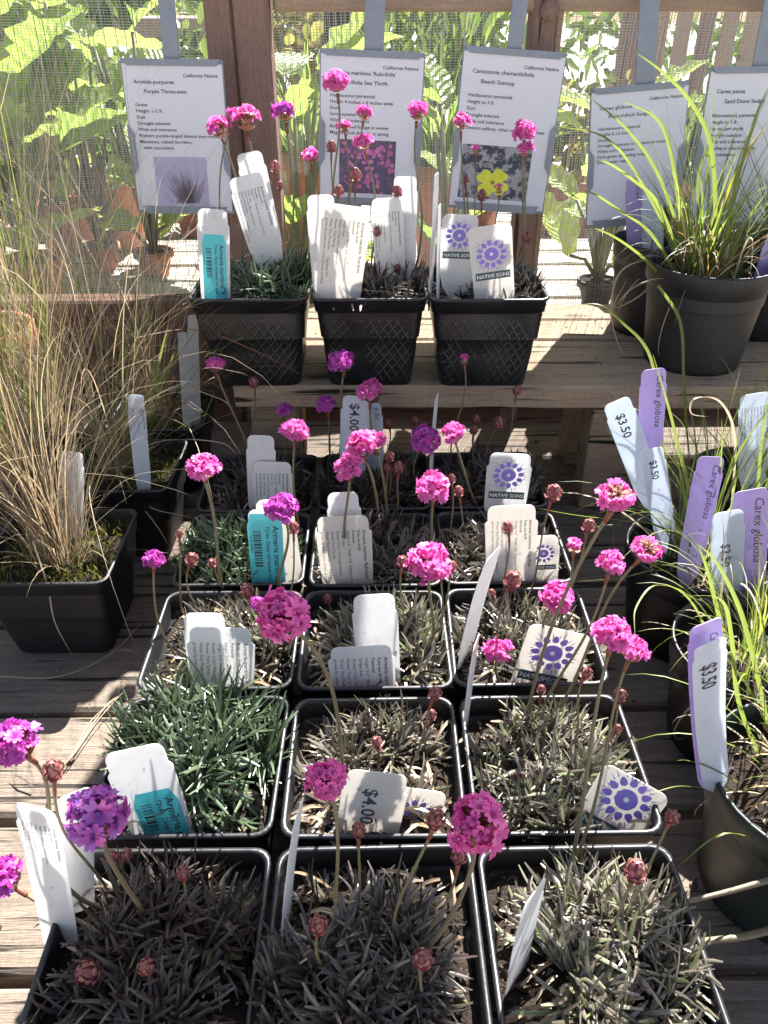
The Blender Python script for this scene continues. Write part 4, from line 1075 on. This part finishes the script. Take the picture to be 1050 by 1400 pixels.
# straw wisp lying on the planks
for i, (pts, w_) in enumerate((([(90, 1045), (120, 1000), (150, 960), (185, 940)], 2.5), ([(95, 1040), (130, 990), (160, 955), (180, 938)], 2.), ([(100, 1030), (125, 985), (170, 945)], 2.), ([(0, 925), (80, 925), (150, 895), (195, 850)], 2.5))):
    mb = MB(); P = [onz(x, y, ZT + .003 + .002 * (i % 2)) for x, y in pts]; Q = catmull(P, 6)
    tube(mb, Q, size(w_, P[0]) * .4, size(w_, P[0]) * .25, 5)
    tag(mb.build('straw', M['straw']), 'fine dry straw of the pale wisp on planks beside fluffy green thrift' if i < 3 else 'long curved straw lying before the mossy grass pot', 'straw', 'straws on the bench' if i < 3 else None)
TG('white $4.00 price tag in the mossy grass pot', (98, 735), .585, (97, 618), .60, 34, [('price', '$4.00', .62, -.25, .5)])
TG('curled printed tag in grass pot with green shoots', (195, 650), .665, (184, 541), .675, 24, [('info', 1.2)], mat='tagblue', bend=-.003)
TG('white tag leaning in reddish grass by the shelf end', (256, 575), .80, (250, 455), .81, 14, yaw=30)
TG('second pale tag hidden behind reddish grass blades', (268, 560), .81, (262, 430), .82, 16, yaw=40)

def sedge_pot(c, r, H, label, mats, seed, mat='pot', soil_drop=.018, tap=.78):
    root = thing('potted_sedge', c, label, 'potted plant', 'potted sedges'); random.seed(seed); rs = random.Random(seed)
    round_pot(c, r, H, tap).build('pot', M[mat], root)
    zs = c[2] + H - soil_drop
    so = soil_sheet(c, r * .94, zs, seed, True).build('soil', M['soil'], root)
    gr = MB()
    for q in range(160):
        a = rs.uniform(0, 6.28); q_ = r * .88 * math.sqrt(rs.random())
        chunk(gr, Vector((c[0] + q_ * math.cos(a), c[1] + q_ * math.sin(a), zs + .003)), rs.choice([.0012, .0018, .0026]))
    g_ = gr.build('grit', M['grit'], so); g_['kind'] = 'stuff'
    for (nm, mk, n, L, lean, droop, wd, off, rad) in mats:
        mb = MB(); grass(mb, (c[0] + off[0], c[1] + off[1], zs - .002), rad, n, L, lean, droop, wd, rs, 10, .15)
        f = mb.build(nm, M[mk], root); f['kind'] = 'stuff'
    return root
s1 = sedge_pot((.334, .790, ZS), .061, .102, 'lush yellow green sedge in the big round black pot on the shelf',
   [('sedge_blades', 'greeng', 70, .19, .30, 1.0, .0019, (-.008, 0), .024), ('dark_blades', 'mossg', 70, .12, .45, 1.6, .0019, (0, 0), .03), ('dry_blades', 'straw', 50, .12, .7, 2.4, .0014, (0, 0), .032), ('rusty_blades', 'orangeg', 24, .09, .5, 1.8, .0016, (0, 0), .03)], 41, 'potdull')
s2 = sedge_pot((.316, .890, ZS - .001), .050, .100, 'small black pot with a sprouting tuft behind the big sedge pot',
   [('dry_blades', 'straw', 22, .10, .8, 2.4, .0016, (0, 0), .02), ('sedge_blades', 'mossg', 24, .07, .4, 1., .002, (0, 0), .015)], 42, 'potdull', .03)
s3 = sedge_pot((.325, .966, ZS - .003), .026, .125, 'narrow black pot beside the shade cloth',
   [('sedge_blades', 'mossg', 20, .08, .4, 1., .0018, (0, 0), .014)], 43, 'potdull')
s4 = sedge_pot((.445, .880, ZS - .001), .056, .10, 'feathery sedge in the pot below the Sand Dune Sedge sign',
   [('sedge_blades', 'greeng', 50, .20, .25, .8, .0025, (0, 0), .02), ('dark_blades', 'mossg', 70, .13, .5, 1.4, .0018, (0, 0), .02)], 44, 'potdull')
r0 = sedge_pot((.365, .66, ZT), .058, .09, 'sedge pot under the shelf edge holding printed tag',
   [('sedge_blades', 'greeng', 60, .14, .35, 1.2, .0026, (0, 0), .022), ('dry_blades', 'straw', 20, .11, .6, 2., .0016, (0, 0), .02)], 45)
r1 = sedge_pot((.272, .540, ZT), .060, .09, 'sedge pot crowded with several lilac and $3.50 tags',
   [('sedge_blades', 'greeng', 75, .17, .34, 1.3, .0018, (.01, .01), .026), ('dark_blades', 'mossg', 40, .09, .5, 1.4, .0025, (0, 0), .03), ('dry_blades', 'straw', 20, .12, .7, 2.3, .002, (0, 0), .03)], 46)
r2 = sedge_pot((.270, .421, ZT), .057, .09, 'sedge pot between the crowded one and green pot',
   [('sedge_blades', 'greeng', 90, .13, .40, 1.5, .0016, (.005, 0), .028), ('dry_blades', 'straw', 20, .10, .7, 2.3, .0018, (0, 0), .03)], 47)
r3 = sedge_pot((.256, .300, ZT), .061, .098, 'dark green round pot of sedge with a long curved $3.50 tag',
   [('sedge_blades', 'greeng', 130, .12, .34, 1.3, .0016, (.010, .012), .026), ('dry_blades', 'orangeg', 30, .07, .5, 2.0, .0013, (.01, .01), .03), ('straw_blades', 'straw', 30, .08, .8, 2.4, .0012, (.0, .0), .035)], 48, 'potgreen')
def heroes(root, nm, mk, L):
    for pts, a, b, w_ in L:
        mb = MB(); hero(mb, pts, a, b, w_); mb.build(nm, M[mk], root)
heroes(s1, 'long_blade', 'greeng', [([(970, 385), (978, 300), (972, 200), (945, 140), (905, 98), (870, 72)], .79, .80, 9), ([(940, 380), (930, 290), (915, 200), (895, 160), (850, 138)], .79, .80, 8),
   ([(930, 350), (900, 280), (870, 250), (820, 220), (770, 240)], .78, .74, 8), ([(925, 375), (890, 320), (850, 290), (800, 262), (760, 285)], .78, .72, 7), ([(910, 385), (870, 345), (820, 315), (770, 310)], .78, .72, 7),
   ([(900, 390), (930, 440), (935, 520), (940, 600), (948, 660)], .73, .70, 7), ([(985, 390), (1000, 280), (1030, 170), (1050, 120)], .79, .80, 8), ([(960, 390), (955, 290), (960, 220), (1010, 150)], .79, .82, 7), ([(990, 380), (1010, 320), (1050, 260)], .79, .78, 7),
   ([(950, 385), (905, 250), (860, 180), (800, 128)], .79, .80, 7), ([(945, 385), (880, 255), (830, 190), (760, 172)], .79, .78, 6)])
heroes(s1, 'orange_blade', 'orangeg', [([(980, 300), (1010, 230), (1050, 165)], .80, .80, 7)])
heroes(s2, 'dry_curl', 'straw', [([(900, 350), (850, 370), (835, 420), (845, 470), (862, 497)], .84, .80, 4), ([(905, 360), (880, 400), (840, 420), (858, 380)], .83, .80, 3.5)])
heroes(r1, 'arching_blade', 'greeng', [([(1000, 830), (960, 760), (900, 720), (850, 712), (790, 705), (735, 695)], .56, .50, 8), ([(1010, 830), (965, 745), (935, 640), (915, 560), (893, 485)], .57, .58, 8), ([(930, 780), (920, 700), (905, 600), (890, 490), (850, 440), (812, 415), (757, 425)], .58, .68, 7),
   ([(1000, 840), (950, 790), (900, 780), (850, 790), (790, 795)], .55, .47, 7), ([(1030, 760), (1040, 620), (1050, 540)], .57, .57, 7), ([(960, 780), (1000, 640), (1050, 560)], .57, .57, 6)])
heroes(r1, 'straw_blade', 'straw', [([(1000, 700), (1005, 600), (985, 550), (950, 545), (945, 565), (970, 570)], .58, .56, 5)])
heroes(r2, 'arching_blade', 'greeng', [([(1010, 930), (985, 850), (970, 790), (955, 745)], .44, .40, 9), ([(1000, 950), (950, 830), (900, 800), (870, 830), (868, 870)], .44, .36, 5)])
heroes(r3, 'arching_blade', 'greeng', [([(1040, 1040), (1010, 960), (1000, 870), (985, 820), (930, 815)], .33, .30, 9), ([(1050, 990), (1030, 900), (1010, 830), (980, 770), (952, 742)], .34, .33, 10), ([(1030, 1080), (980, 1080), (930, 1075), (890, 1085)], .30, .28, 6), ([(1010, 1070), (970, 1050), (940, 1040), (925, 1040)], .30, .28, 6), ([(1060, 1160), (990, 1140), (920, 1190)], .27, .26, 6)])
# thick stalks leaning in from a sedge out of frame to the right
for pts, Ya, Yb, w_, mk in (([(1080, 1195), (1000, 1218), (930, 1235)], .25, .24, 9, 'stemdark'), ([(1090, 1260), (1020, 1280), (930, 1290)], .235, .23, 12, 'stem')):
    P = [at(x, y, Ya + (Yb - Ya) * i / 2) for i, (x, y) in enumerate(pts)]; mb = MB(); tube(mb, catmull(P, 6), size(w_, P[0]) * .5, size(w_, P[0]) * .35, 7); mb.build('stalk', M[mk], r3)
P3 = ('price', '$3.50', .86, .0, .42)
TG('pale blue $3.50 tag tilted beside a lilac tag below the shelf', (885, 665), .575, (842, 548), .58, 40, [P3], mat='tagblue')
TG('lilac tag with handwriting behind the tilted $3.50 tag', (888, 615), .585, (895, 505), .59, 38, [('hand', 'Carex globosa')], mat='lilac', yaw=5)
TG('pale blue $3.50 tag half hidden by dry blades', (908, 720), .55, (890, 612), .555, 32, [P3], mat='tagblue')
TG('lilac Carex globosa tag leaning among the sedge blades', (945, 760), .515, (973, 624), .53, 40, [('hand', 'Carex globosa')], mat='lilac')
TG('pale blue $3.50 tag upright before a wide lilac tag', (993, 838), .488, (995, 698), .498, 46, [('price', '$3.50', .70, .0, .36, 'greyink')], mat='tagblue')
TG('wide lilac Carex globosa tag behind an upright $3.50 tag', (1022, 820), .50, (1025, 668), .51, 52, [('hand', 'Carex globosa')], mat='lilac')
TG('long pale blue $3.50 tag curving up from the green pot', (978, 1062), .297, (952, 852), .277, 46, [('price', '$3.50', .86, -.06, .62)], mat='tagblue', bend=.012, yaw=12, below=.016)
TG('long lilac tag behind the curving $3.50 tag', (972, 1060), .302, (946, 826), .281, 46, [('hand', 'Carex')], mat='lilac', bend=.012, yaw=12, below=.016)
TG('pale printed tag in sedge pot under the shelf edge', (1030, 640), .64, (1034, 538), .65, 46, [('info', 1.)], mat='tagblue')
TG('lilac tag leaning at the rim of the big shelf pot', (1036, 400), .785, (1062, 318), .79, 26, [('hand', 'Carex pansa')], mat='lilac')
TG('lilac tag before the Round-fruit Sedge sign', (868, 330), .89, (866, 243), .90, 24, [('hand', 'Carex')], mat='lilac')
TG('pale tag hidden among sedge blades beside lilac tag', (893, 345), .87, (892, 262), .88, 30, mat='tagblue')

# ------------------------------------------------------------------ left back corner: terracotta pot and green weed
def terracotta(c, r, H, name='terracotta_pot', parent=None, mk='terracotta'):
    mb = MB(); prof = [(.62, 0), (.64, .004), (.86, H * .72), (.88, H * .73), (1.0, H * .74), (1.0, H), (.9, H), (.86, H * .8), (.84, H * .7)]
    loft(mb, [(circ(r * f, 28), zz) for f, zz in prof]); mb.v = [(c[0] + x, c[1] + y, c[2] + z) for x, y, z in mb.v]
    return mb.build(name, M[mk], parent)
tc = at(2, 480, .93); c = (tc.x - .01, .92, ZT)
t = thing('terracotta_flowerpot', c, 'orange terracotta flowerpot standing beside the bottom rail', 'flowerpot')
terracotta(c, .058, .15, 'pot', t); soil_sheet(c, .048, ZT + .13, 3, True).build('soil', M['soil'], t)
c = (-.475, .80, ZT)
t = thing('potted_clover', c, 'small green leafy clover in a pot behind the dry grasses', 'potted plant')
square_pot(c, .052, .085).build('pot', M['potdull'], t); soil_sheet(c, .047, ZT + .07, 4).build('soil', M['soil'], t)
mb = MB(); rs = random.Random(9)
for q in range(260):
    a = rs.uniform(0, 6.28); rr = .07 * math.sqrt(rs.random()); p = Vector((c[0] + rr * math.cos(a), c[1] + rr * math.sin(a), ZT + .08 + rs.uniform(0, .07) * (1 - rr / .09)))
    d = Vector((math.cos(a) * .7, math.sin(a) * .7 - .2, rs.uniform(.1, .8))).normalized(); s = d.orthogonal()
    blade(mb, [p, p + d * .006, p + d * .012, p + d * .018 - Vector((0, 0, .002))], .016, s, .2, wprof=lambda f: math.sin(math.pi * (.1 + .86 * f)))
f = mb.build('foliage', M['bushleaf'], t); f['kind'] = 'stuff'

# ------------------------------------------------------------------ BEYOND THE SCREEN
def bench_at(x0, x1, y0, y1, z, n, label, mat='bench2'):
    t = thing('nursery_bench', ((x0 + x1) / 2, (y0 + y1) / 2, 0), label, 'bench', 'benches beyond the screen')
    d = (y1 - y0) / n
    for i in range(n):
        mb = MB(); box(mb, x0, x1, y0 + d * i + .006, y0 + d * (i + 1) - .006, z - .025, z - .001 * (i % 2), .002); mb.build('plank', M[mat], t)
    for x in (x0 + .1, x1 - .1):
        for y in (y0 + .06, y1 - .06):
            mb = MB(); box(mb, x - .03, x + .03, y - .03, y + .03, 0, z - .026); mb.build('leg', M[mat], t)
    return t
ZB = ZC - .42
bench_at(-1.6, 1.6, 1.12, 1.72, ZB, 6, 'pale plank bench directly behind the shade cloth')
bench_at(-3.2, 3.2, 2.25, 3.0, ZC - .62, 6, 'long plank bench standing farther behind the screen')
bench_at(-3.5, 3.5, 3.9, 4.7, ZC - .75, 6, 'last plank bench before the hedge')

def leaf_mesh(L, W, seed):
    rs = random.Random(seed); mb = MB(); vs = []; fs = []; n = 9
    for i in range(n + 1):
        f = i / n; w_ = W * (math.sin(math.pi * min(1, f * .92 + .06)) ** .75) * .5 + .001
        y = L * f; zz = -.22 * L * f * f + .02 * L * math.sin(f * 7)
        wv = .03 * math.sin(i * 2.3 + seed); w_ *= 1 + .12 * math.sin(i * 2.9 + seed * 2)
        for j, k in enumerate((-1, -.5, 0, .5, 1)): vs.append((k * w_, y + (.02 * L * math.sin(i * 3 + j)), zz + abs(k) * w_ * .35 + (wv * abs(k))))
    for i in range(n):
        for j in range(4): a = i * 5 + j; fs.append((a, a + 1, a + 6, a + 5))
    mb.add(vs, fs); me = bpy.data.meshes.new('leaf'); me.from_pydata(mb.v, [], mb.f); me.polygons.foreach_set('use_smooth', [True] * len(mb.f)); me.materials.append(M['bigleaf']); return me
LM = [leaf_mesh(1, .62, 1), leaf_mesh(1, .5, 2), leaf_mesh(1, .72, 3)]
def broad_plant(c, r, H, n, L, label, seed, mk='terracotta'):
    t = thing('potted_broad_leaf_plant', c, label, 'potted plant', 'broad leaf plants beyond the screen'); rs = random.Random(seed)
    terracotta(c, r, H, 'pot', t, mk); soil_sheet(c, r * .84, c[2] + H * .9, seed, True).build('soil', M['soil'], t)
    st = MB()
    for i in range(n):
        a = i * 2.4 + rs.uniform(-.3, .3); el = rs.uniform(.2, 1.1); k = L * rs.uniform(.7, 1.2); hh = rs.uniform(.0, .34) * min(1.2, L / .12)
        o = Vector((math.cos(a), math.sin(a), 0)); base = Vector((0, 0, H * .9)); tip = base + o * (.02 + .35 * L * rs.random()) + Vector((0, 0, hh))
        tube(st, [Vector(c) + base, Vector(c) + base.lerp(tip, .5) + Vector((0, 0, .015)), Vector(c) + tip], .004, .003, 6)
        ob = bpy.data.objects.new('leaf', rs.choice(LM)); COL.objects.link(ob); ob.parent = t
        ob.location = tip; ob.rotation_euler = (el, rs.uniform(-.4, .4), a - math.pi / 2); ob.scale = (k, k, k)
    st.build('stalks', M['stem'], t)
def bpt(px, py, Y): return at(px, py, Y)
q = 0
for (px, Y, r, H, n, L) in ((20, 1.28, .05, .08, 20, .15), (120, 1.50, .036, .045, 18, .14), (-60, 1.40, .06, .10, 18, .15), (195, 1.46, .036, .045, 16, .13), (70, 1.60, .05, .10, 20, .15)):
    p = bpt(px, 250, Y); q += 1
    broad_plant((p.x, Y, ZB), r, H, n, L, ['broad leaf plant in terracotta behind the tallest dry grass', 'broad leaf plant in terracotta beside the Purple Three-awn sign', 'broad leaf plant in terracotta at the far screen corner', 'broad leaf plant in terracotta behind the Purple Three-awn sign', 'second row broad leaf plant in terracotta behind the dry grass'][q - 1], 60 + q)
for (px, Y, r, H, n, L, lab) in ((405, 1.25, .04, .08, 10, .12, 'small broad leaf plant in a black pot between post and Sea Thrift sign'), (830, 1.28, .045, .07, 11, .11, 'small broad leaf plant in a black pot below the Round-fruit Sedge sign'), (615, 1.30, .05, .09, 9, .10, 'small broad leaf plant in a black pot between Sea Thrift and Beach Suncup signs')):
    p = bpt(px, 300, Y); broad_plant((p.x, Y, ZB), r * .75, H * .6, n + 4, L, lab, int(px), 'potdull')
def shrub(c, rx, H, n, lw, label, mk, seed, potr=.10, grassy=False):
    t = thing('nursery_shrub', c, label, 'shrub', 'shrubs on the far benches'); rs = random.Random(seed)
    ph = potr * 1.5; terracotta(c, potr, ph, 'pot', t, 'terracotta' if seed % 2 else 'potdull')
    tr = MB(); mb = MB()
    for k in range(7):
        a = rs.uniform(0, 6.28); top = Vector((c[0] + rx * .5 * math.cos(a), c[1] + rx * .5 * math.sin(a), c[2] + ph + (H - ph) * rs.uniform(.5, .9)))
        b = Vector((c[0], c[1], c[2] + ph * .8)); tube(tr, [b, b.lerp(top, .5) + Vector((rs.gauss(0, .02), rs.gauss(0, .02), .02)), top], .006, .003, 5)
    tr.build('stems', M['stemdark'], t)
    cl = [(Vector((rs.gauss(0, rx * .45), rs.gauss(0, rx * .45), ph + (H - ph) * rs.random())), rx * rs.uniform(.2, .45)) for _ in range(16)]
    for q in range(n):
        k, s = rs.choice(cl); d = Vector((rs.gauss(0, 1), rs.gauss(0, 1), rs.gauss(0, 1))).normalized()
        p = Vector(c) + k + d * s * rs.random() ** .4
        if p.z < c[2] + ph * .8: p.z = c[2] + ph * .8 + rs.random() * .05
        if grassy: d = Vector((d.x * .5, d.y * .5, abs(d.z) + .5)).normalized()
        L = lw * (3.5 if grassy else 1.6) * rs.uniform(.7, 1.3)
        blade(mb, [p, p + d * L * .35, p + d * L * .7 - Vector((0, 0, L * .05)), p + d * L - Vector((0, 0, L * .18))], lw, d.orthogonal(), .2, wprof=lambda f: math.sin(math.pi * (.08 + .88 * f)))
    f = mb.build('foliage', M[mk], t); f['kind'] = 'stuff'
Z2 = ZC - .62; Z3 = ZC - .75
for (px, Y, z, rx, H, n, lw, lab, mk, gr) in (
  (400, 2.5, Z2, .20, .72, 900, .030, 'golden shrub beside the double brown post', 'bushgold', False),
  (560, 2.45, Z2, .20, .60, 650, .024, 'green strappy shrub between Sea Thrift and Suncup signs', 'bushleaf', True),
  (660, 2.7, Z2, .22, .66, 700, .026, 'fresh green shrub above the Beach Suncup sign', 'bushleaf', True),
  (800, 2.6, Z2, .16, .44, 350, .026, 'grey green shrub beside the slim brown post', 'bushgold', False),
  (250, 2.6, Z2, .24, .50, 800, .036, 'leafy shrub behind the Purple Three-awn sign strap', 'bushleaf', False),
  (40, 2.5, Z2, .30, .72, 1000, .045, 'large leafed shrub beyond the tall dry grass', 'bushleaf', False),
  (960, 2.6, Z2, .14, .30, 300, .022, 'low shrub behind the Sand Dune Sedge sign', 'bushleaf', True)):
    p = at(px, 60, Y); shrub((p.x, Y, z), rx, H, n, lw, lab, mk, int(px * 7 + 1) | 0, .11, gr)
# red plastic-looking terracotta pots seen through the cloth
for (px, Y, r, H, lab) in ((413, 1.55, .052, .15, 'dark red pot behind the cloth beside the Sea Thrift sign'), (603, 1.5, .055, .14, 'orange clay pot behind cloth between two signs'), (148, 1.66, .06, .12, 'clay pot behind the broad leaf plants')):
    p = at(px, 200, Y); c = (p.x, Y, ZB); t = thing('clay_pot', c, lab, 'flowerpot'); terracotta(c, r, H * 1.3, 'pot', t); soil_sheet(c, r * .84, ZB + H * 1.15, 5, True).build('soil', M['soil'], t)
    mb = MB(); rs = random.Random(int(px))
    grass(mb, (c[0], c[1], ZB + H * 1.15), r * .6, 60, .22, .4, 1., .012, rs, 6); f = mb.build('foliage', M['bushleaf'], t); f['kind'] = 'stuff'
# black post and a slatted crate wall farther off
p = at(461, 30, 1.9)
t = thing('black_post', (p.x, 1.9, 0), 'thick black painted post seen above the Sea Thrift sign', 'post'); mb = MB(); box(mb, p.x - .026, p.x + .026, 1.875, 1.925, 0, ZC + .6, .004); mb.build('shaft', M['darkpost'], t)
mb = MB(); box(mb, p.x - .05, p.x + .05, 1.85, 1.95, 0.0, .03, .004); mb.v = [(x, y, z + .0) for x, y, z in mb.v]; mb.build('foot_plate', M['darkpost'], t)
t = thing('slatted_fence', (1.6, 3.4, 0), 'slatted timber fence with gaps beyond the sedge signs', 'fence')
for i in range(22):
    x = .95 + i * .085
    mb = MB(); box(mb, x, x + .055, 3.4, 3.42, .05, ZC + .45 + .03 * math.sin(i * 2.1), .003); mb.build('slat', M['beam' if i % 3 else 'post'], t)
for z in (.35, ZC + .1):
    mb = MB(); box(mb, .9, 2.85, 3.421, 3.46, z, z + .07); mb.build('rail', M['post'], t)
for x in (.95, 2.75):
    mb = MB(); box(mb, x, x + .08, 3.461, 3.54, 0, ZC + .5); mb.build('post', M['post'], t)
t = thing('plank_table', (-1.2, 2.0, 0), 'brown table top edge beyond the broad leaf plants', 'table')
a0 = at(100, 10, 3.3)
mb = MB(); box(mb, -2.0, -.4, 3.25, 3.75, ZC - .13, ZC - .05, .004); mb.build('table_top', M['beam'], t)
for x in (-1.95, -.5):
    for y in (3.3, 3.65):
        mb = MB(); box(mb, x, x + .06, y, y + .06, 0, ZC - .131); mb.build('leg', M['post'], t)
# hedge far behind
mb = MB(); rs = random.Random(77)
for q in range(9000):
    x = rs.uniform(-8, 8); z = rs.uniform(.0, 2.6); y = 7.2 + .5 * noise.noise(Vector((x * .9, z * 1.2, 3))) + rs.uniform(-.1, .35)
    d = Vector((rs.gauss(0, 1), rs.gauss(-.5, .6), rs.gauss(.1, 1))).normalized(); p = Vector((x, y, z)); L = rs.uniform(.09, .2)
    blade(mb, [p, p + d * L * .4, p + d * L], L * .5, d.orthogonal(), .2, wprof=lambda f: math.sin(math.pi * (.1 + .8 * f)))
o = mb.build('hedge', M['bushleaf']); o['kind'] = 'stuff'; tag(o, 'long leafy hedge closing off the nursery yard', 'hedge')

# ------------------------------------------------------------------ boards added overhead, out of view, to shade the fifth row pots
t = thing('shade_boards', (.3, -.8, 0), 'added unseen boards on two posts that shade the fifth row pots', 'shade blocker')
ZR = ZC + .9
for x, y1 in ((.355, 1.385), (-.95, 1.2), (1.55, 1.2)):
    mb = MB(); box(mb, x - .095, x + .095, -1.6, y1, ZR, ZR + .03, .003); mb.build('shade_board', M['beam'], t)
mb = MB(); box(mb, -1.5, 2.0, -.9, -.82, ZR - .12, ZR - .002, .003); mb.build('beam', M['post'], t)
for x in (-1.4, 1.9):
    mb = MB(); box(mb, x - .05, x + .05, -.91, -.81, 0, ZR - .121, .003); mb.build('post', M['post'], t)

# nail heads in the planks, crumbs and fallen bits on the boards
mbn = None
nail = MB(); tube(nail, [Vector((0, 0, -.002)), Vector((0, 0, .0008))], .0026, .0022, 8)
nm = bpy.data.meshes.new('nail_head'); nm.from_pydata(nail.v, [], nail.f); nm.materials.append(pmat('rusty_steel', [(.10, .055, .035)], .7, metal=.3))
for i in range(len(ys) - 1):
    for x in (-.235, -.205, .205, .24):
        if (x > 0) == (i % 2 == 0) and i not in (2, 3): continue
        o = bpy.data.objects.new('nail_head', nm); COL.objects.link(o); o.parent = bench
        o.location = Vector((x + random.uniform(-.01, .01), (ys[i] + ys[i + 1]) / 2 + random.uniform(-.03, .03), ZT)) - Vector((0, .5, 0))
mb = MB(); random.seed(31)
for q in range(650):
    x = random.choice([random.uniform(-.42, -.16), random.uniform(.15, .42), random.uniform(-.42, .42)]); y = random.uniform(.12, .95)
    chunk(mb, Vector((x, y, ZT + .0012)), random.choice([.0008, .001, .0014, .002]), .4)
for q in range(60):
    x = random.choice([random.uniform(-.42, -.16), random.uniform(.15, .30)]); y = random.uniform(.12, .9); a = random.uniform(0, 6.28); L = random.uniform(.01, .03)
    d = Vector((math.cos(a), math.sin(a), 0)); p = Vector((x, y, ZT + .0025))
    blade(mb, [p, p + d * L * .5 + Vector((0, 0, .002)), p + d * L], .0018, Vector((-d.y, d.x, .2)), .3)
for q in range(160):
    x, y = random.uniform(-.1, .4), random.uniform(.74, .97)
    chunk(mb, Vector((x, y, ZS + .001)), random.choice([.0008, .001, .0016]), .4)
o = mb.build('litter', M['grit']); o['kind'] = 'stuff'; tag(o, 'soil crumbs and withered leaf bits strewn over the planks', 'litter')
